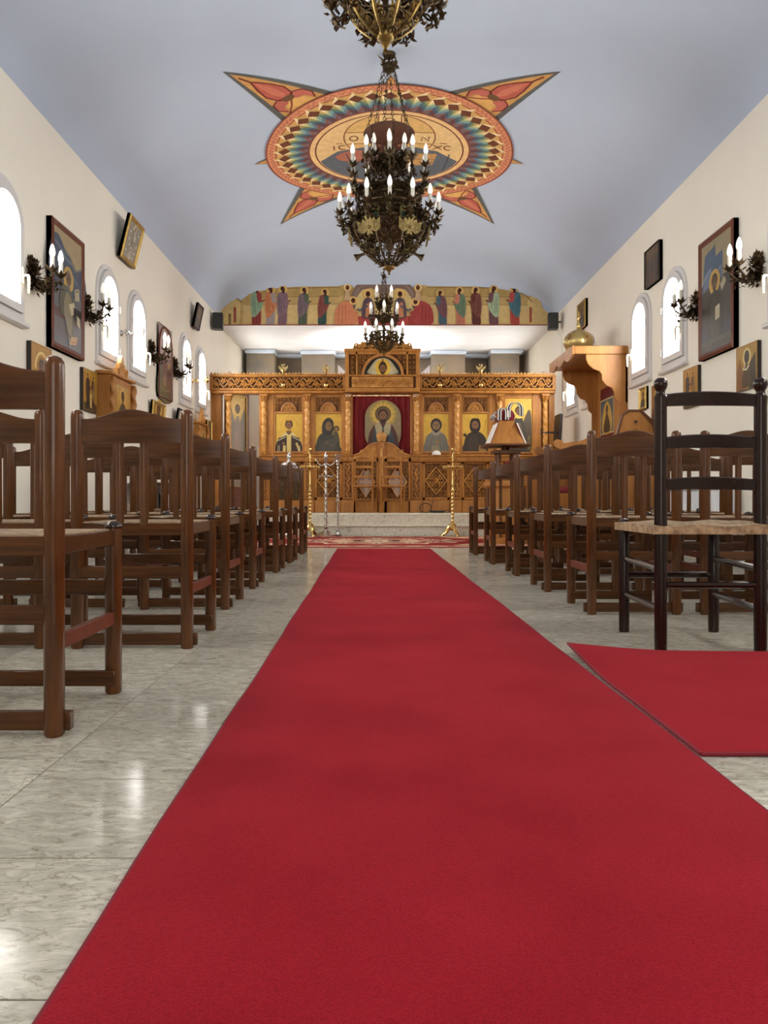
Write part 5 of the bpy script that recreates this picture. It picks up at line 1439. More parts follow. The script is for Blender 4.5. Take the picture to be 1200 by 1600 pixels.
        b = MB(); b.lathe([(.01, -.03), (.03, -.015), (.03, .005), (.012, .03)], 12, (0, 0, zr)); garland(b, .02, zr, 16, (.04, .06), (.025, .035), .03, .01); b.tube([(0, 0, zr), (0, 0, ztop)], .006, 6); b.lathe([(.05, -.03), (.06, -.01), (.06, 0)], 14, (0, 0, ztop)); b.build('hook', 'bronze', t)
    return t
CD = 'bronze chandelier '
chandelier('large three-tier bronze chandelier with copper dish below the painted ceiling star', .093, 7.0, 2.62, True)
chandelier('nearest bronze chandelier, cut off by the top edge, only its leafy bowl visible', .03, 3.5, 2.605, False)
chandelier('small far bronze chandelier hanging before the crown of the icon screen', .07, 10.5, 2.525, False)

# wall sconces: leafy back plate and two candle arms (built facing -y)
def make_sconce():
    t = thing('wall_sconce', 'x', 'wall lamp', (0, 0, 0), 0, 'bronze leaf wall sconces')
    random.seed(3); b = MB()
    b.lathe([(.03, -.0), (.05, .01), (.04, .022), (0, .03)], 12)
    b.v = [(x, -z, y) for x, y, z in b.v]
    for i in range(170):
        a = random.uniform(0, 2*pi); rr = random.uniform(.02, .10)
        leaf3(b, (rr*cos(a), -.012-random.random()*.03, rr*1.15*sin(a)), Vector((cos(a), -.6, sin(a)))+rdir(0)*.7, random.uniform(.04, .065), random.uniform(.025, .036))
    b.build('back_plate', 'bronze', t)
    for s in (-1, 1):
        b = MB(); n = 12
        pts = [(s*.075*q, -.02-.175*q, -.07*sin(pi*q*1.0)-.01) for q in (i/n for i in range(n+1))]
        b.tube(pts, .007, 6); ex, ey, ez = pts[-1]; b.tube([pts[-1], (ex, ey, .02)], .007, 6); cup_at(b, ex, .03, ey, .95)
        for i in range(46):
            q = pts[random.randrange(1, n)]; leaf3(b, (q[0]+random.uniform(-.03, .03), q[1]+random.uniform(-.03, .03), q[2]+random.uniform(-.05, .03)), rdir(-.1), random.uniform(.035, .06), random.uniform(.022, .034))
        b.tube([(s*.03, -.09+.035*(1-.6*k/9)*cos(2.2*pi*k/9), -.075+.035*(1-.6*k/9)*sin(2.2*pi*k/9)) for k in range(10)], .005, 5)
        b.build('arm', 'bronze', t); put_candle(t, (ex, ey, .032))
    return t
sc0 = make_sconce(); n_s = 0
for x, y, z, rz, lab in ((XL, 5.78, 2.22, pi/2, 'bronze leaf sconce on the left wall beside the large framed scribe painting'), (XL, 6.83, 2.23, pi/2, 'bronze leaf sconce on the left wall beside the second arched window'),
                         (XL, 8.78, 2.22, pi/2, 'bronze leaf sconce on the left wall by the round-topped icon'), (XL, 9.78, 2.21, pi/2, 'bronze leaf sconce on the left wall beyond the round-topped icon'),
                         (XR, 5.78, 2.27, -pi/2, 'bronze leaf sconce on the right wall beside the large framed prophet painting'), (XR, 6.88, 2.27, -pi/2, 'bronze leaf sconce on the right wall beside an arched window')):
    s = sc0 if n_s == 0 else copy_tree(sc0)
    n_s += 1; s.location = (x, y, z); s.rotation_euler = (0, 0, rz); s['label'] = lab
def glass_lamp(x, y, z, rz, metal, lab):
    t = thing('wall_lamp', lab, 'wall lamp', (x, y, z), rz)
    b = MB(); b.lathe([(.035, 0), (.03, .012), (.012, .02), (0, .022)], 12); b.v = [(p, -r, q) for p, q, r in b.v]
    for s in (-1, 1): b.tube([(s*.02+.03*s*sin(pi*q), -.02-.17*q, .025*sin(2*pi*q)) for q in (i/10 for i in range(11))], .005, 6)
    for k in range(5): b.tube([(.03*cos(a)*(1-.1*k), -.06-.025*k, .03*sin(a)*(1-.1*k)) for a in (2*pi*i/10 for i in range(10))], .0035, 4, closed=True)
    b.build('bracket', metal, t)
    b = MB(); b.lathe([(.012, -.03), (.03, -.01), (.036, .03), (.03, .055), (.026, .055), (.031, .03), (.012, -.02)], 12, (0, -.21, 0)); b.build('glass_cup', 'paper' if metal == 'silver' else 'brass', t)
glass_lamp(XL, 7.80, 2.23, pi/2, 'silver', 'silver wire wall lamp between two arched windows on the left wall')
glass_lamp(XL, 10.75, 2.20, pi/2, 'brass', 'golden wire wall lamp on the left wall nearest the icon screen')

# ================================================================== ICONS AND PICTURES ON THE WALLS
def picture(name, lab, cat, side, y, zb, w, h, draw, frame=None, fw=.03, th=.02, tilt=0.0, arch=False, off=0.002, group=None):
    t = thing(name, lab, cat, (XL+off if side < 0 else XR-off, y, zb), pi/2 if side < 0 else -pi/2, group)
    root = t
    if tilt:
        root = None; t.rotation_euler = (tilt, 0, pi/2 if side < 0 else -pi/2)
    def out(e=0.0):
        if not arch: return [(-w/2-e, -e), (w/2+e, -e), (w/2+e, h+e), (-w/2-e, h+e)]
        r = w/2+e; return [(-r, -e), (r, -e)]+[(r*cos(pi*i/20), h-w/2+r*sin(pi*i/20)) for i in range(21)]
    b = MB(); b.prism(out(0), -th, 0); b.build('board', 'board', t)
    P = Paint(); draw(P, w, h); P.build('painting', t, fn=lambda u, v, l: (u, -th-.0004-l*.00015, v))
    if frame:
        A, B = out(0), out(-fw); k = len(A); y0, y1, ym = -th-.006, 0, -th-.016; e = .3
        b = MB(); C_ = [(a[0]+(c[0]-a[0])*e, a[1]+(c[1]-a[1])*e) for a, c in zip(A, B)]
        vs = [(a, y1, c) for a, c in A]+[(a, y0, c) for a, c in A]+[(a, ym, c) for a, c in C_]+[(a, -th+.001, c) for a, c in B]
        fs = []
        for l in range(3):
            for i in range(k): fs.append((l*k+i, l*k+(i+1) % k, (l+1)*k+(i+1) % k, (l+1)*k+i))
        b.add(vs, fs); b.build('frame', frame, t, sharp=25)
    return t
def robed(P, x, y0, H, robe, mantle, halo='#cf9f35', t=1): standing(P, x, y0, H, robe, mantle, halo, '#6b4326', t)
def d_scribe(P, w, h):
    P.rect(-w/2, 0, w/2, h, '#5a5a5e'); P.poly([(-w/2, h*.55), (w/2, h*.55), (w/2, h), (-w/2, h)], '#6f6c60')
    P.poly([(-w/2, h), (w/2, h), (w/2, h*.78), (w*.25, h*.72), (w*.05, h*.80), (-w*.1, h*.83), (-w*.3, h*.91), (-w/2, h*.86)], '#a08c64')
    P.sm([(-w/2, h*.84), (-w*.3, h*.9), (-w*.08, h*.8), (w*.05, h*.78), (w*.2, h*.7), (w/2, h*.74), (w/2, h*.5), (-w/2, h*.52)], '#3c4658')
    P.line([(-w*.4, h*.84), (-w*.2, h*.80), (-w*.1, h*.76), (w*.1, h*.74)], .012, '#7d8797'); P.line([(w*.1, h*.66), (w*.3, h*.6)], .010, '#7d8797')
    P.rect(-w/2, 0, w/2, h*.30, '#57565c'); P.rect(-w/2, h*.26, w/2, h*.33, '#4d2a1c')
    for i in range(9): P.rect(-w*.48+i*w*.055, h*.12, -w*.46+i*w*.055, h*.26, '#5d4a44')
    P.disc(.0, h*.60, .105, '#b9963f', 28); face(P, .0, h*.60, .062, '#6a4a2c', '#7d756a', True)
    P.sm([(-.16, h*.30), (-.18, h*.42), (-.13, h*.52), (-.03, h*.54), (.06, h*.5), (.09, h*.40), (.12, h*.34), (.10, h*.16), (0, h*.14), (-.05, h*.28)], '#4f4c38')
    P.sm([(-.10, h*.33), (-.05, h*.48), (.05, h*.46), (.08, h*.36), (.06, h*.18), (.01, h*.17)], '#7b7358')
    P.poly([(.0, h*.40), (.11, h*.44), (.16, h*.36), (.05, h*.32)], '#b9ad8c'); P.poly([(.12, h*.55), (.22, h*.58), (.23, h*.48), (.13, h*.46)], '#a79c80'); P.line([(.15, h*.54), (.2, h*.555)], .012, '#6a4a34')
    P.rect(.1, h*.30, .27, h*.40, '#232022'); P.poly([(.17, h*.27), (.24, h*.25), (.24, h*.33), (.17, h*.35)], '#b3a88c')
    P.poly([(.02, h*.08), (.16, h*.10), (.19, h*.17), (.05, h*.15)], '#b58f62'); P.line([(.05, h*.105), (.15, h*.12), (.165, h*.155)], .006, '#8a3a24')
    P.line([(-w*.1, h*.28), (w*.05, h*.05)], .02, '#7a756c')
def d_prophet(P, w, h):
    P.rect(-w/2, 0, w/2, h, '#8f8262'); P.rect(-w/2, 0, w/2, h*.27, '#39404a'); P.rect(-w/2, h*.24, w/2, h*.62, '#3f3a34')
    P.poly([(-w*.38, h*.6), (-w*.32, h*.86), (0, h*.90), (0, h*.80), (w*.2, h*.82), (w*.2, h*.6)], '#45566c'); P.poly([(-w*.38, h*.55), (-w*.36, h*.7), (-w*.12, h*.74), (-w*.1, h*.6)], '#5f6f84')
    P.line([(-w*.45, h*.62), (-w*.15, h*.72), (-w*.12, h*.6)], .010, '#93a0ab'); P.line([(-w*.1, h*.62), (w*.15, h*.7), (w*.2, h*.58)], .010, '#93a0ab')
    P.disc(-.02, h*.60, .105, '#b18f3f', 28); face(P, -.02, h*.60, .058, '#5e4028', '#2c1b12', True)
    P.sm([(-.13, h*.1), (-.16, h*.3), (-.15, h*.44), (-.06, h*.52), (.03, h*.52), (.13, h*.46), (.16, h*.3), (.12, h*.1)], '#33352c'); P.sm([(-.08, h*.12), (-.1, h*.4), (0, h*.48), (.08, h*.3), (.03, h*.1)], '#434033')
    P.poly([(.09, h*.55), (.17, h*.60), (.20, h*.55), (.12, h*.49)], '#a39b7e'); P.poly([(.0, h*.39), (.08, h*.40), (.08, h*.29), (0, h*.28)], '#b7ae90')
    for i in range(4): P.line([(.012, h*(.31+.02*i)), (.068, h*(.315+.02*i))], .004, '#6a5a44')
    P.rect(-w/2, 0, w/2, h*.13, '#3a3a34')
    for i in range(7): P.ell(-w*.42+i*w*.14, h*.12, .05, .025, '#4a4a3e', 12)
    P.line([(-.2, h*.06), (-.08, h*.1)], .006, '#7a6a50')
def gold_bg(P, w, h, c='#a97b26'): P.rect(-w/2, 0, w/2, h, c); P.line([(-w/2+.01, .01), (w/2-.01, .01), (w/2-.01, h-.01), (-w/2+.01, h-.01)], .005, '#6a4414', True)
def d_rider(P, w, h):
    gold_bg(P, w, h); P.arcline(0, h*.55, w*.3, h*.3, 0, pi, .02, '#d9c27a'); P.disc(0, h*.6, w*.2, '#8a5a1e', 20); face(P, 0, h*.6, .045, '#5f3f22', '#22140c')
    P.sm([(-w*.3, 0), (-w*.28, h*.3), (0, h*.48), (w*.28, h*.3), (w*.3, 0)], '#3a2414'); P.line([(-w*.35, h*.1), (-w*.1, h*.35)], .012, '#1e140c'); P.line([(-w*.4, h*.35), (-w*.25, h*.42)], .014, '#2b1a10')
def d_two(P, w, h):
    gold_bg(P, w, h, '#a67a28'); P.rect(-w*.46, 0, w*.46, h*.2, '#4a3a20'); robed(P, -w*.18, h*.08, h*.86, '#2a1a14', '#3a2416'); robed(P, w*.2, h*.08, h*.82, '#4a2018', '#8a6a34', t=-1); P.rect(-w*.06, h*.1, w*.08, h*.42, '#c9a860')
def d_three(P, w, h):
    P.rect(-w/2, 0, w/2, h, '#5d4b36')
    for k, c in ((-.28, '#41362a'), (0, '#5a3c2c'), (.28, '#3e3a30')): robed(P, w*k, h*.06, h*.84, c, '#4a3a2c', '#7d6234')
def d_garden(P, w, h):
    P.rect(-w/2, 0, w/2, h, '#7a5a52'); P.disc(0, h*.72, w*.36, '#8a6a60', 28); P.sm([(-w/2, 0), (-w/2, h*.38), (-w*.2, h*.46), (w*.2, h*.40), (w/2, h*.46), (w/2, 0)], '#4a4a28')
    robed(P, -w*.05, h*.18, h*.6, '#8a6a4a', '#6a2a22', '#b08a3c'); P.sm([(w*.1, h*.1), (w*.15, h*.4), (w*.38, h*.42), (w*.36, h*.1)], '#5c2f22'); P.disc(w*.25, h*.48, .04, '#b08a3c', 16); P.line([(-w*.4, h*.16), (-w*.1, h*.1), (w*.3, h*.14)], .02, '#6d6a34')
def d_silver(P, w, h):
    P.rect(-w/2, 0, w/2, h, '#6a5c44'); P.rect(-w*.36, h*.06, w*.36, h*.94, '#8f887a'); robed(P, 0, h*.1, h*.8, '#b5aea0', '#8a8272', '#c9b890')
    for i in range(14): P.disc(w*.28*sin(i*2.4), h*(.12+.055*i), .014, '#d0ccc0', 8)
def d_mono(P, w, h, bg='#a98232', robe='#2b1c12'):
    gold_bg(P, w, h, bg); P.disc(0, h*.66, w*.24, '#c9a24a', 20); face(P, 0, h*.65, w*.16, '#5f4026', '#22140c', True); P.sm([(-w*.38, 0), (-w*.34, h*.3), (0, h*.5), (w*.34, h*.3), (w*.38, 0)], robe)
def d_dark(P, w, h): gold_bg(P, w, h, '#5a4a34'); P.disc(0, h*.62, w*.25, '#7a6038', 18); P.sm([(-w*.35, 0), (-w*.3, h*.35), (0, h*.5), (w*.3, h*.35), (w*.35, 0)], '#33281c'); P.ell(0, h*.62, w*.12, w*.17, '#4a3220', 14)
def d_child(P, w, h):
    gold_bg(P, w, h, '#a07a2a'); P.poly([(-w*.45, 0), (-w*.45, h*.45), (-w*.3, h*.75), (-w*.18, h*.4), (-w*.1, 0)], '#7d4f24'); P.poly([(w*.12, 0), (w*.15, h*.55), (w*.42, h*.78), (w*.46, 0)], '#33301f')
    P.disc(w*.02, h*.72, w*.2, '#c9b878', 20); P.ell(w*.02, h*.72, w*.12, w*.15, '#2a2018', 16); P.sm([(-w*.2, h*.08), (-w*.14, h*.45), (0, h*.58), (w*.16, h*.45), (w*.18, h*.08)], '#4a3a24'); P.line([(-w*.05, h*.55), (-w*.15, h*.46), (0, h*.44), (w*.12, h*.52)], .016, '#d8cfae')
    P.disc(-w*.02, h*.16, .016, '#5a3a1a', 8); P.disc(w*.12, h*.2, .016, '#5a3a1a', 8)
def d_photo(P, w, h): P.rect(-w/2, 0, w/2, h, '#9a9284'); P.rect(-w*.36, h*.1, w*.36, h*.9, '#c9c3b4'); P.sm([(-w*.25, h*.1), (-w*.2, h*.45), (0, h*.6), (w*.2, h*.45), (w*.25, h*.1)], '#5a564c'); P.disc(0, h*.68, w*.13, '#7a6a58', 14)
picture('framed_painting', 'large dark painting of a seated scribe in a red-brown frame, left wall', 'painting', -1, 6.375, 1.745, .66, 1.03, d_scribe, 'frame', .055, .04)
picture('framed_painting', 'large dark painting of a standing prophet in a red-brown frame, right wall', 'painting', 1, 6.45, 1.755, .66, 1.03, d_prophet, 'frame', .055, .04)
picture('wall_icon', 'small gold icon under the large scribe painting, partly behind a chair post', 'icon', -1, 5.885, 1.30, .36, .42, d_rider, None, th=.035)
picture('wall_icon', 'small gold icon of two standing saints between the scribe painting and the shrine', 'icon', -1, 6.89, 1.325, .33, .375, d_two, None, th=.03)
picture('tilted_icon', 'gilt-framed silver icon tilted forward high on the left wall', 'icon', -1, 7.85, 2.965, .45, .44, d_silver, 'gilt', .05, .03, tilt=.24, off=.02)
picture('tilted_icon', 'small dark icon tilted forward high on the left wall near the far windows', 'icon', -1, 10.8, 2.95, .30, .34, d_dark, 'board', .03, .03, tilt=.20, off=.02)
picture('arched_icon', 'round-topped painting in a brown frame beyond the second window pair', 'icon', -1, 9.33, 1.76, .58, .88, d_garden, 'frame', .03, .025, arch=True)
picture('gilt_icon', 'small gilt-framed icon on the left wall behind the chair backs', 'icon', -1, 8.98, 1.42, .52, .26, lambda P, w, h: d_mono(P, w, h, '#8a6a34', '#3a3020'), 'gilt', .04, .02, tilt=.08, off=.012)
picture('photo_frame', 'pale photograph in a thin dark frame below the far left windows', 'picture', -1, 9.95, 1.35, .46, .36, d_photo, 'board', .02, .02, tilt=.16, off=.012)
picture('wall_icon', 'narrow dark icon at the left wall end next to the icon screen', 'icon', -1, 11.75, 1.35, .30, .40, d_dark, 'gilt', .03, .025)
picture('wall_icon', 'dark icon of three saints high on the right wall above the windows', 'icon', 1, 7.97, 2.77, .42, .40, d_three, 'board', .012, .03)
picture('wall_icon', 'gold icon of two saints behind the top rail of the ladder-back chair', 'icon', 1, 7.0, 1.38, .33, .36, d_two, None, th=.03)
picture('wall_icon', 'gold icon with a haloed figure between rocks below the prophet painting', 'icon', 1, 5.93, 1.39, .34, .345, d_child, None, th=.03)
picture('gilt_icon', 'tiny gilt-framed icon under the right wall windows', 'icon', 1, 8.28, 1.51, .22, .24, d_mono, 'gilt', .03, .02)
picture('wall_icon', 'brown icon just left of the ladder-back chair post on the right wall', 'icon', 1, 7.86, 1.36, .30, .36, lambda P, w, h: d_mono(P, w, h, '#8a5a28', '#4a2418'), None, th=.025)
picture('wall_icon', 'dark icon high on the right wall behind the golden dome', 'icon', 1, 10.75, 2.93, .42, .38, d_dark, 'gilt', .025, .03)

# ================================================================== FURNITURE ALONG THE WALLS
def shrine(lab, y, w, z0, z1, zc, d):
    t = thing('icon_shrine', lab, 'shrine', (XL+.004, y, 0), pi/2, 'carved icon shrines on the left wall'); h = w/2
    b = MB(); b.box(-h, h, -d, 0, z0, z1, c=.006); b.box(-h-.03, h+.03, -d-.03, 0, z1, z1+.035, c=.01); b.box(-h-.03, h+.03, -d-.03, 0, z0-.03, z0, c=.01); b.build('case', 'oak', t)
    b = MB(); b.box(-h*.62, h*.62, -d-.012, -d, z0+.07, z1-.07); pn = b.build('icon_panel', 'gilt', t)
    P = Paint(); P.rect(-h*.55, z0+.10, h*.55, z1-.10, '#b58a3a'); zm = (z0+z1)/2
    P.disc(0, zm+.08, h*.26, '#caa552', 20); face(P, 0, zm+.07, h*.16, '#5f4026', '#2a1a10'); P.sm([(-h*.4, z0+.1), (-h*.36, zm-.06), (0, zm+.02), (h*.36, zm-.06), (h*.4, z0+.1)], '#3f3a2a')
    P.build('painting', pn, fn=lambda u, v, l: (u, -d-.0125-l*.00015, v))
    for s in (-1, 1):
        b = MB(); n, k = 10, 40; vs = []
        for i in range(k+1):
            z = z0+.02+(z1-z0-.04)*i/k
            for j in range(n): a = 2*pi*j/n; r = .026*(1+.28*sin(2*a+z*45)); vs.append((r*cos(a), r*sin(a), z))
        b.add(vs, [(i*n+j, i*n+(j+1) % n, (i+1)*n+(j+1) % n, (i+1)*n+j) for i in range(k) for j in range(n)])
        b.build('twisted_column', 'oak', t, loc=(s*(h-.02), -d-.02, 0))
    b = MB(); z = z1+.035; b.prism([(-h*.55, z), (h*.55, z), (h*.5, z+.04), (h*.30, z+.05), (h*.26, z+(zc-z)*.55), (h*.12, z+(zc-z)*.6), (h*.08, zc-.03), (0, zc), (-h*.08, zc-.03), (-h*.12, z+(zc-z)*.6), (-h*.26, z+(zc-z)*.55), (-h*.30, z+.05), (-h*.5, z+.04)], -d-.01, -d+.03)
    rosette(b, 0, z+(zc-z)*.4, (zc-z)*.22, -d-.01, .012)
    for s in (-1, 1): ridge(b, spiral(s*h*.3, z+.045, .04, -pi/2, 1.2, s, 9), .016, -d-.01, .012)
    b.build('crest', 'carve', t)
shrine('carved oak icon shrine with twisted columns under the second window pair', 7.42, .64, 1.20, 1.70, 1.93, .13)
shrine('smaller carved oak shrine under the far left windows by the icon screen', 10.95, .55, 1.15, 1.60, 1.84, .10)
t = thing('side_table', 'narrow black table against the left wall behind the chairs', 'table', (-2.44, 8.5, 0))
b = MB(); b.box(-.15, .15, -.55, .55, .69, .72, c=.006); b.build('table_top', 'black', t)
b = MB(); b.box(-.14, .14, -.53, .53, .60, .69, c=.004); b.build('apron', 'black', t)
for sx_ in (-1, 1):
    for sy_ in (-1, 1): b = MB(); b.box(sx_*.12-.02, sx_*.12+.02, sy_*.5-.02, sy_*.5+.02, 0, .60, c=.003); b.build('leg', 'black', t)

# bishop's throne on the right wall, facing the nave
TH = 9.43
t = thing('bishop_throne', 'tall oak throne with a scalloped canopy and gold dome on the right wall', 'throne', (XR, TH, 0), -pi/2)
b = MB(); b.box(-.58, .58, -.03, -.001, 0, 2.22, c=.004); bk = b.build('back_panel', 'oak', t)
P = Paint(); P.rect(-.42, 1.22, .16, 1.95, '#8a6a34'); P.rect(-.405, 1.235, .145, 1.94, '#5c0d1c'); P.rect(-.405, 1.36, .145, 1.80, '#c9b98a'); P.rect(-.39, 1.375, .13, 1.785, '#4a5a62')
P.sm([(-.30, 1.38), (-.32, 1.6), (-.13, 1.77), (.06, 1.6), (.04, 1.38)], '#b8964a'); P.sm([(-.25, 1.39), (-.24, 1.5), (-.13, 1.62), (-.02, 1.5), (-.01, 1.39)], '#3a2a1e'); face(P, -.13, 1.655, .05, '#4f351f', '#1f130b', True)
P.build('icon', bk, fn=lambda u, v, l: (u, -.031-l*.00015, v))
out = [(0, 1.66), (-.10, 1.66), (-.145, 1.70), (-.155, 1.78), (-.185, 1.83), (-.25, 1.86), (-.295, 1.92), (-.30, 1.985), (-.325, 2.02), (-.40, 2.05), (-.455, 2.10), (-.48, 2.16), (-.48, 2.215), (0, 2.215)]
for s in (-1, 1):
    b = MB(); b.prism(out, s*.55, s*.58, plane='yz'); b.prism([(0, 0), (-.10, 0), (-.10, 1.70), (0, 1.70)], s*.545, s*.575, plane='yz'); b.build('side_panel', 'oak', t)
    b = MB(); b.prism([(0, 0), (-.66, 0), (-.66, .10), (-.60, .5), (-.60, 1.08), (-.66, 1.10), (-.78, 1.12), (-.84, 1.15), (-.86, 1.20), (-.82, 1.235), (-.76, 1.225), (-.74, 1.19), (-.68, 1.20), (-.55, 1.215), (-.42, 1.27), (-.34, 1.26), (-.30, 1.19), (-.2, 1.17), (0, 1.17)], s*.52, s*.58, plane='yz'); b.build('armrest', 'oak', t)
    b = MB(); b.lathe([(.0, 1.16), (.045, 1.18), (.06, 1.22), (.045, 1.26), (0, 1.28)], 12, (s*.40, -.12, .0)); b.build('knob', 'brownwood', t)
b = MB(); b.box(-.52, .52, -.60, -.03, .30, .62, c=.01); b.box(-.60, .60, -.85, 0, 0, .16, c=.01); b.build('seat', 'oak', t)
b = MB(); b.box(-.50, .50, -.59, -.04, .62, .70, c=.03); b.build('cushion', 'crimson', t)
b = MB(); b.box(-.50, .50, -.10, -.035, .75, 1.22, c=.02); b.build('back_cushion', 'crimson', t)
b = MB(); b.box(-.60, .60, -.62, 0, 2.215, 2.31, c=.006); b.box(-.40, .40, -.60, -.20, 2.31, 2.335, c=.006); b.box(-.36, .36, -.57, -.22, 2.335, 2.36, c=.006); cn = b.build('canopy', 'oak', t)
b = MB(); n = 24; fr = [(-.60, 2.31)]+[(-.60+1.2*i/n, 2.215-.05*abs(sin(3*pi*i/n))) for i in range(n+1)]+[(.60, 2.31)]
b.prism(fr, -.645, -.62); b.build('valance', 'oak', cn)
b = MB(); prof = [(.13, 0), (.14, .02), (.160, .045), (.177, .08), (.183, .115), (.177, .15), (.160, .185), (.132, .215), (.095, .24), (.055, .258), (.028, .27), (.018, .285), (.015, .295)]
b.lathe(prof, 28, (0, -.42, 2.36)); dm = b.build('dome', 'dome', t)
b = MB(); b.lathe([(.138, 0), (.150, .015), (.150, .035), (.138, .04)], 28, (0, -.42, 2.36))
b.build('dome_band', 'gilt', dm)
b = MB(); z = 2.65; b.lathe([(0, -.005), (.022, .01), (.026, .025), (.02, .04), (.008, .05)], 10, (0, -.42, z)); b.box(-.008, .008, -.428, -.412, z+.04, z+.19); b.box(-.045, .045, -.427, -.413, z+.11, z+.126)
for q in ((0, .195), (-.05, .118), (.05, .118)): b.lathe([(0, -.012), (.012, 0), (0, .012)], 8, (q[0], -.42, z+q[1]))
b.build('cross', 'brass', dm)
P = Paint()
for a0 in (-.9, .3, 1.5, 2.7, 3.9):
    for da, dz in ((0, 0), (.16, .02), (-.16, .02), (.09, .05), (-.09, .05)): P.ell(a0+da*1.3, .13+dz*1.2, .13, .02, '#7a1f1a' if da else '#8a5a1a', 10, .6 if da > 0 else -.6)
def on_dome(u, v, l):
    for i in range(len(prof)-1):
        if prof[i][1] <= v <= prof[i+1][1]:
            f = (v-prof[i][1])/(prof[i+1][1]-prof[i][1]); r = prof[i][0]+(prof[i+1][0]-prof[i][0])*f
            break
    else: r = .15
    r += .002+l*.0002
    return (r*cos(u), -.42+r*sin(u), 2.36+v)
P.build('painted_flower', dm, fn=on_dome)

# gabled oak stall beside the throne
t = thing('gabled_stall', 'oak stall with a gabled back against the right wall before the throne', 'stall', (2.64, 7.9, 0))
b = MB(); b.prism([(-.19, 0), (.19, 0), (.19, 1.16), (.17, 1.30), (.05, 1.44), (-.06, 1.44), (-.12, 1.40), (-.19, 1.14)], 0, .03); bk = b.build('back_panel', 'oak', t)
b = MB(); b.box(-.015, .015, -.012, .0, .3, 1.25, c=.003); b.prism([(-.15, .9), (-.13, .9), (-.13, 1.12), (-.02, 1.24), (-.02, 1.27), (-.15, 1.14)], -.012, .0); b.prism([(.15, .9), (.13, .9), (.13, 1.12), (.02, 1.24), (.02, 1.27), (.15, 1.14)], -.012, .0); b.box(-.15, .15, -.012, 0, .86, .90, c=.003); b.build('moulding', 'oak', bk)
b = MB(); b.box(-.015, .015, -.014, .0, 1.33, 1.35); b.build('keyhole', 'black', bk)
b = MB(); b.prism([(-.19, 1.14), (-.12, 1.40), (-.06, 1.44), (.05, 1.44), (.17, 1.30), (.19, 1.16), (.215, 1.17), (.215, 1.325), (.06, 1.465), (-.07, 1.465), (-.135, 1.42), (-.215, 1.15)], -.005, .06); b.build('gable_edge', 'brownwood', t)
for s in (-1, 1):
    b = MB(); b.prism([(0.03, 0), (.45, 0), (.45, .52), (.40, .66), (.30, .70), (.2, .78), (.12, .95), (.03, 1.0)], s*.19-.02, s*.19+.02, plane='yz'); b.build('side_panel', 'oak', t)
b = MB(); b.box(-.17, .17, .03, .42, .40, .44, c=.006); b.build('seat', 'oak', t)

# chanter's lectern with four sloping book faces
t = thing('chanter_lectern', 'turning wooden lectern with open books and striped stoles on top', 'lectern', (1.53, 9.3, .0125))
b = MB()
n = 8; b.lathe([(.27, 0), (.27, .06), (.235, .08), (.235, .66), (.27, .69), (.27, .74), (.20, .75)], 8, a0=pi/8); cab = b.build('cabinet', 'oak', t, sharp=20)
for i in range(8):
    a = 2*pi*i/8+pi/8; b = MB(); b.tube([(.238*cos(a), .238*sin(a), .08), (.238*cos(a), .238*sin(a), .66)], .016, 6); b.build('corner_post', 'brownwood', cab)
for i in range(4):
    a = 2*pi*i/4+pi/4; b = MB(); b.lathe([(.02, .74), (.032, .78), (.018, .83), (.034, .88), (.034, .92), (.016, .97), (.028, 1.03), (.02, 1.10)], 12, (.13*cos(a), .13*sin(a), 0)); b.build('turned_post', 'brownwood', t)
b = MB(); b.box(-.16, .16, -.16, .16, 1.08, 1.12, c=.006); b.lathe([(.05, 1.11), (.05, 1.17)], 12); b.build('turntable', 'brownwood', t)
b = MB(); b.box(-.27, .27, -.27, .27, 1.165, 1.19, c=.006); b.build('ledge', 'brownwood', t)
b = MB(); z0, z1, r0, r1 = 1.19, 1.475, .20, .085
b.add([(-r0, -r0, z0), (r0, -r0, z0), (r0, r0, z0), (-r0, r0, z0), (-r1, -r1, z1), (r1, -r1, z1), (r1, r1, z1), (-r1, r1, z1)], [(0, 1, 5, 4), (1, 2, 6, 5), (2, 3, 7, 6), (3, 0, 4, 7), (4, 5, 6, 7), (3, 2, 1, 0)]); b.build('book_rest', 'gold_oak', t)
for s, lab in ((-1, 'open service book leaning on the left face of the lectern'), (1, 'open service book leaning on the right face of the lectern')):
    bt = thing('service_book', lab, 'book', (1.53, 9.3, 1.192), 0, 'open books on the lectern')
    def q(f, y, o): return (s*(r0+.006+(r1-r0)*f+o), y, (z1-z0)*f)
    for nm, mt, o0, o1, y in (('cover', 'crimson', .0, .006, .19), ('page_block', 'paper', .006, .026, .18)):
        b = MB(); vs = []
        for o in (o0, o1):
            for f, yy in ((.02, -y), (.02, y), (.92, y*.8), (.92, -y*.8)): vs.append(q(f, yy, o))
        b.add(vs, [(0, 1, 2, 3), (7, 6, 5, 4), (0, 4, 5, 1), (1, 5, 6, 2), (2, 6, 7, 3), (3, 7, 4, 0)]); b.build(nm, mt, bt)
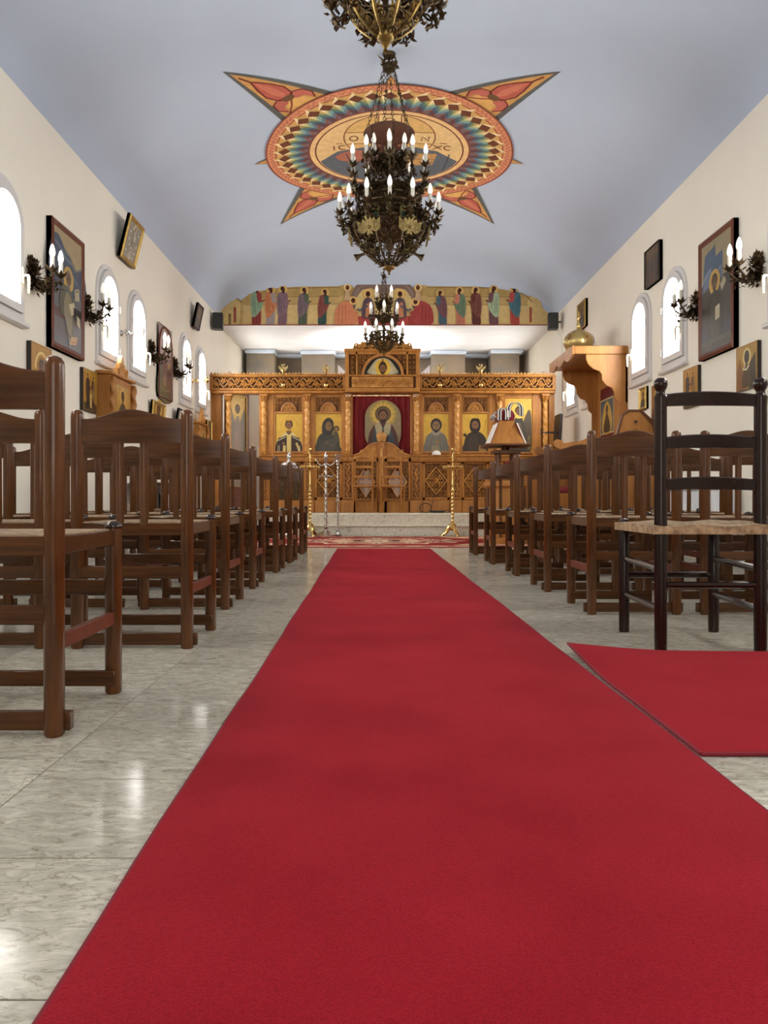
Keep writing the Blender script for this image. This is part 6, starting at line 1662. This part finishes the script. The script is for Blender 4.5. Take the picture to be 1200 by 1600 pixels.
# stoles heaped on the lectern, a reading lamp beside it
st = thing('folded_stole', 'dark stole with white stripes heaped over the top of the lectern', 'stole', (1.53, 9.3, 1.478))
b = MB(); b.box(-.10, .10, -.09, .09, 0, .05, c=.02); b.lathe([(.0, .04), (.09, .04), (.10, .08), (.075, .13), (.03, .15), (0, .152)], 12, (.02, 0, 0)); b.build('cloth_fold', 'crimson', st)
def band(b, pts, w, th=.004):
    vs = []
    for i, p in enumerate(pts):
        vs += [(p[0]-w/2, p[1]-th, p[2]), (p[0]+w/2, p[1]-th, p[2]), (p[0]+w/2, p[1]+th, p[2]), (p[0]-w/2, p[1]+th, p[2])]
    k = len(pts); b.add(vs, [(i*4+j, i*4+4+j, i*4+4+(j+1) % 4, i*4+(j+1) % 4) for i in range(k-1) for j in range(4)])
def arcp(cx_, r, y, z, sgn): return [(cx_+r*cos(pi*q)*sgn, y, z+r*sin(pi*q)) for q in (i/14 for i in range(15))]
for cx_, y, r, z in ((-.04, -.10, .045, .11), (.10, -.10, .075, .15)):
    b = MB(); band(b, [(cx_-r, y, z-.10)]+[(p[0], p[1], p[2]) for p in arcp(cx_, r, y, z, -1)]+[(cx_+r, y, z-.09)], .055, .005); bd = b.build('stole_band', 'black', st)
    b = MB()
    for dx in (-.016, .016): band(b, [(cx_-r+dx, y-.004, z-.10)]+[(p[0]+dx, p[1]-.004, p[2]+.003) for p in arcp(cx_, r, y, z, -1)]+[(cx_+r+dx, y-.004, z-.09)], .011, .003)
    b.build('white_stripe', 'paper', bd)
cs = thing('censer', 'small silver censer lying on the left shoulder of the lectern', 'censer', (1.53-.15, 9.3-.02, 1.485))
b = MB(); b.lathe([(0, 0), (.03, .01), (.038, .03), (.03, .045), (.034, .05), (.024, .07), (.008, .085), (0, .1)], 12); b.build('bowl', 'silver', cs)
b = MB()
for k in range(6): b.tube([(-.03+.014*k+.010*cos(a), -.04, .05+.012*k+.010*sin(a)) for a in (2*pi*i/8 for i in range(8))], .003, 4, closed=True)
b.build('chain', 'silver', cs)
t = thing('cloth_covered_stand', 'wooden stand with a fringed red cloth behind the lectern', 'stand', (1.93, 10.2, .0125))
b = MB(); b.box(-.20, .20, -.16, .16, 0, 1.02, c=.008); b.box(-.23, .23, -.19, .19, .94, 1.0, c=.008); b.build('body', 'oak', t)
b = MB(); b.box(-.235, .235, -.195, .195, 1.0, 1.04, c=.012); b.box(-.235, .235, -.205, -.19, .97, 1.03, c=.003); b.build('cloth', 'crimson', t)
b = MB()
for i in range(24): b.tube([(-.23+.02*i, -.20, .972), (-.23+.02*i, -.202, .935)], .003, 4)
tag(b.build('cloth_fringe', 'fringe', t), kind='stuff')

# candle stands before the steps
def brass_stand(x, y, lab):
    t = thing('candle_stand', lab, 'candle stand', (x, y, .0125), 0, 'tall brass candle stands')
    b = MB()
    for k in range(3):
        a = 2*pi*k/3-pi/2+.4
        b.tube([(.01*cos(a), .01*sin(a), .18), (.045*cos(a), .045*sin(a), .15), (.07*cos(a), .07*sin(a), .10), (.095*cos(a), .095*sin(a), .05), (.13*cos(a), .13*sin(a), .03), (.15*cos(a), .15*sin(a), .012)], [.02, .03, .03, .024, .02, .02], 8); b.lathe([(0, 0), (.024, .002), (.02, .022), (0, .03)], 10, (.15*cos(a), .15*sin(a), 0))
    b.lathe([(.02, .08), (.05, .10), (.06, .13), (.03, .17), (.02, .19)], 14); b.build('tripod_base', 'brass', t)
    prof = [(.016, .17)]
    for k in range(9):
        z = .20+.055*k; prof += [(.014, z), (.026, z+.014), (.026, z+.026), (.014, z+.042)]
    prof += [(.014, .72), (.022, .75), (.014, .78), (.013, .95), (.026, .96), (.012, .99)]
    b = MB(); b.lathe(prof, 14); b.build('shaft', 'brass', t)
    b = MB(); n = 18; b.lathe([(.01, .985), (.13, .99), (.14, 1.0), (.14, 1.012), (.01, 1.008)], 36)
    for i in range(n): a = 2*pi*i/n; b.lathe([(0, .972), (.010, .978), (.013, .99), (.010, 1.02), (.006, 1.022)], 6, (.14*cos(a), .14*sin(a), 0))
    b.build('candle_tray', 'brass', t)
    b = MB(); b.lathe([(.012, 1.0), (.012, 1.07), (.075, 1.078), (.078, 1.086), (.012, 1.09), (.011, 1.13), (.05, 1.138), (.05, 1.146), (.012, 1.15), (.010, 1.19), (.028, 1.20), (.016, 1.22), (.03, 1.25), (.028, 1.27), (0, 1.265)], 16); b.build('top_tiers', 'brass', t)
brass_stand(-1.0, 11.13, 'tall brass candle stand left of the steps beside the silver stands')
brass_stand(1.07, 11.13, 'tall brass candle stand standing alone right of the steps')
def twist(b, r, z0, z1, tw, n=10, k=90, x=0, y=0):
    vs = []
    for i in range(k+1):
        z = z0+(z1-z0)*i/k
        for j in range(n): a = 2*pi*j/n; rr = r*(1+.22*sin(3*a+z*tw)); vs.append((x+rr*cos(a), y+rr*sin(a), z))
    b.add(vs, [(i*n+j, i*n+(j+1) % n, (i+1)*n+(j+1) % n, (i+1)*n+j) for i in range(k) for j in range(n)])
t = thing('twisted_candle_stand', 'silver candle stand with twisted shaft and cross arms on a round foot', 'candle stand', (-.765, 11.08, .0125))
b = MB(); b.lathe([(0, 0), (.14, 0), (.145, .02), (.11, .045), (.05, .075), (.022, .10), (.035, .12), (.035, .14), (.02, .155)], 24); b.build('foot', 'silver', t)
b = MB(); twist(b, .020, .15, 1.06, 70); b.lathe([(.02, .57), (.034, .585), (.036, .605), (.02, .625)], 12); b.build('shaft', 'silver', t)
b = MB()
for k in range(4): a = pi*k/2; b.tube([(0, 0, 1.06), (.06*cos(a), .06*sin(a), 1.02), (.11*cos(a), .11*sin(a), 1.05), (.13*cos(a), .13*sin(a), 1.09)], .007, 6); b.lathe([(.008, 1.08), (.03, 1.10), (.034, 1.12), (.028, 1.122), (0, 1.11)], 10, (.13*cos(a), .13*sin(a), 0)); b.tube([(.02*cos(a), .02*sin(a), .88), (.08*cos(a), .08*sin(a), .86)], .006, 6); b.lathe([(0, .845), (.025, .855), (.028, .88), (0, .885)], 10, (.085*cos(a), .085*sin(a), 0))
tag(b.build('cross_arms', 'silver', t), kind='stuff')
b = MB(); b.lathe([(.012, 1.06), (.03, 1.09), (.016, 1.11), (.03, 1.15), (.022, 1.18), (.008, 1.2), (0, 1.23)], 12); b.build('finial', 'silver', t)
t = thing('slender_candle_stand', 'slender silver candle stand with a cup top next to the twisted one', 'candle stand', (-.60, 11.22, .0125))
b = MB(); b.lathe([(0, 0), (.06, 0), (.062, .012), (.03, .03), (.02, .06), (.028, .075), (.014, .09)], 18); b.build('foot', 'silver', t)
b = MB(); twist(b, .013, .08, .42, 90); b.lathe([(.012, .40), (.012, .5), (.035, .515), (.035, .53), (.014, .54), (.026, .58), (.014, .61), (.022, .64), (.012, .66)], 12); twist(b, .012, .65, 1.03, 90); b.lathe([(.012, 1.02), (.022, 1.04), (.014, 1.06)], 12); b.build('shaft', 'silver', t)
b = MB(); b.lathe([(.012, 1.05), (.03, 1.08), (.018, 1.11), (.05, 1.15), (.062, 1.19), (.056, 1.192), (.02, 1.15), (0, 1.15)], 16); b.build('cup', 'silver', t)
t = thing('crystal_candle_stand', 'silver stand with a drooping crystal bowl behind the left aisle chairs', 'candle stand', (-1.255, 10.72, .0125))
b = MB(); b.lathe([(0, 0), (.13, 0), (.13, .02), (.05, .06), (.02, .12)], 20); b.build('foot', 'silver', t)
b = MB(); b.lathe([(.018, .1), (.018, .5), (.03, .53), (.018, .56), (.016, 1.0)], 12); b.build('shaft', 'silver', t)
b = MB(); b.lathe([(.016, 1.0), (.05, .985), (.10, .99), (.115, 1.01), (.105, 1.04), (.05, 1.07), (.02, 1.08), (.02, 1.10)], 20)
for i in range(14): a = 2*pi*i/14; b.lathe([(0, -.035), (.012, -.02), (.008, 0), (0, .01)], 6, (.115*cos(a), .115*sin(a), .99))
b.build('crystal_bowl', 'silver', t)
b = MB(); b.lathe([(.015, 1.09), (.03, 1.11), (.034, 1.135), (.02, 1.16), (.03, 1.17), (.03, 1.185), (0, 1.2)], 14); b.build('globe', 'silver', t)

# icon stand at the right end of the screen
t = thing('folding_icon_stand', 'dark icon on a thin black stand at the right end of the icon screen', 'icon stand', (2.62, 11.10, 0), .0)
b = MB()
for a in (-.16, .16): b.tube([(a, -.1, 0), (a*.2, .0, .7), (-a*.3, .02, 1.24)], .010, 6)
b.tube([(0, .18, 0), (0, .02, .9), (0, .0, 1.24)], .010, 6); b.build('stand', 'black', t)
b = MB(); b.prism([(-.07, 1.26), (-.03, 1.26), (.0, 1.76), (-.04, 1.77)], -.17, .17, plane='xz'); b.build('icon_board', 'board', t)
b = MB(); b.tube([(-.22, -.1, 1.50), (-.30, -.12, 1.51)], .008, 6); b.tube([(-.30, -.12, 1.46), (-.30, -.12, 1.56)], .008, 6); b.box(-.22, -.06, -.12, -.08, 1.49, 1.515); b.build('bracket', 'black', t)

# loudspeakers at both ends of the painted beam
for s, x, lab in ((-1, -2.515, 'black loudspeaker on the left wall at the end of the painted beam'), (1, 2.72, 'black loudspeaker on the right wall at the end of the painted beam')):
    t = thing('loudspeaker', lab, 'loudspeaker', (x, 12.0, 3.20), -s*.15, 'wall loudspeakers')
    b = MB(); b.box(-.08, .08, -.09, .09, 0, .25, c=.012); bd = b.build('cabinet', 'black', t)
    b = MB(); b.box(-.066, .066, -.096, -.088, .014, .236, c=.003); b.build('grille', mat('speaker_grille_%d' % s, (.03, .03, .03), .8) if s < 0 else bpy.data.materials['speaker_grille_-1'], bd)
    b = MB(); wx = (XL-x) if s < 0 else (XR-x); b.tube([(0, .08, .14), (wx*.9, .12, .14)], .012, 8); b.build('bracket', 'black', t)
t = MB().tube([(2.80, 12.0, 3.20), (2.855, 11.99, 3.05), (2.858, 11.98, 2.3), (2.855, 11.97, 1.6), (2.86, 11.96, .4)], .006, 6).build('speaker_cable', 'paper'); tag(t, 'thin white cable running down the right wall from the loudspeaker', 'cable')
# radiator under the right windows
t = thing('radiator', 'white ribbed radiator on the right wall behind the ladder-back chair', 'radiator', (XR-.02, 6.75, 0), -pi/2)
b = MB(); b.box(-.70, .70, -.05, -.03, .14, .64, c=.006); b.box(-.70, .70, -.09, -.05, .62, .655, c=.004); b.build('panel', 'radiator', t)
b = MB()
for i in range(28): x = -.685+i*.0507; b.box(x-.017, x+.017, -.085, -.045, .15, .62, c=.012)
tag(b.build('rib', 'radiator', t), kind='stuff')
b = MB(); b.tube([(.66, -.06, .16), (.66, -.06, 0)], .010, 8); b.box(-.5, -.46, -.03, .017, .3, .5); b.box(.46, .5, -.03, .017, .3, .5); b.build('pipe', 'steel', t)

# strip lamp behind the crown of the screen, lighting the white soffit
t = thing('sanctuary_lamp', 'white strip lamp standing behind the screen crown, lighting the soffit', 'lamp', (.06, 13.82, 2.56))
b = MB(); b.box(-.45, .45, -.05, .05, 0, .06, c=.01); b.build('housing', 'pvc', t)
b = MB(); b.box(-.03, .03, -.03, .03, -2.22, 0, c=.005); b.box(-.15, .15, -.15, .15, -2.22, -2.19, c=.005); b.build('stand', 'steel', t)
ld = bpy.data.lights.new('sanctuary_lamp_light', 'AREA'); ld.shape = 'RECTANGLE'; ld.size = .84; ld.size_y = .07; ld.energy = LAMP_W; ld.color = (1, .96, .92); ld.spread = radians(125)
lo = bpy.data.objects.new('sanctuary_lamp_light', ld); COL.objects.link(lo); lo.parent = t; lo.location = (0, 0, .065); lo.rotation_euler = (pi, 0, 0)
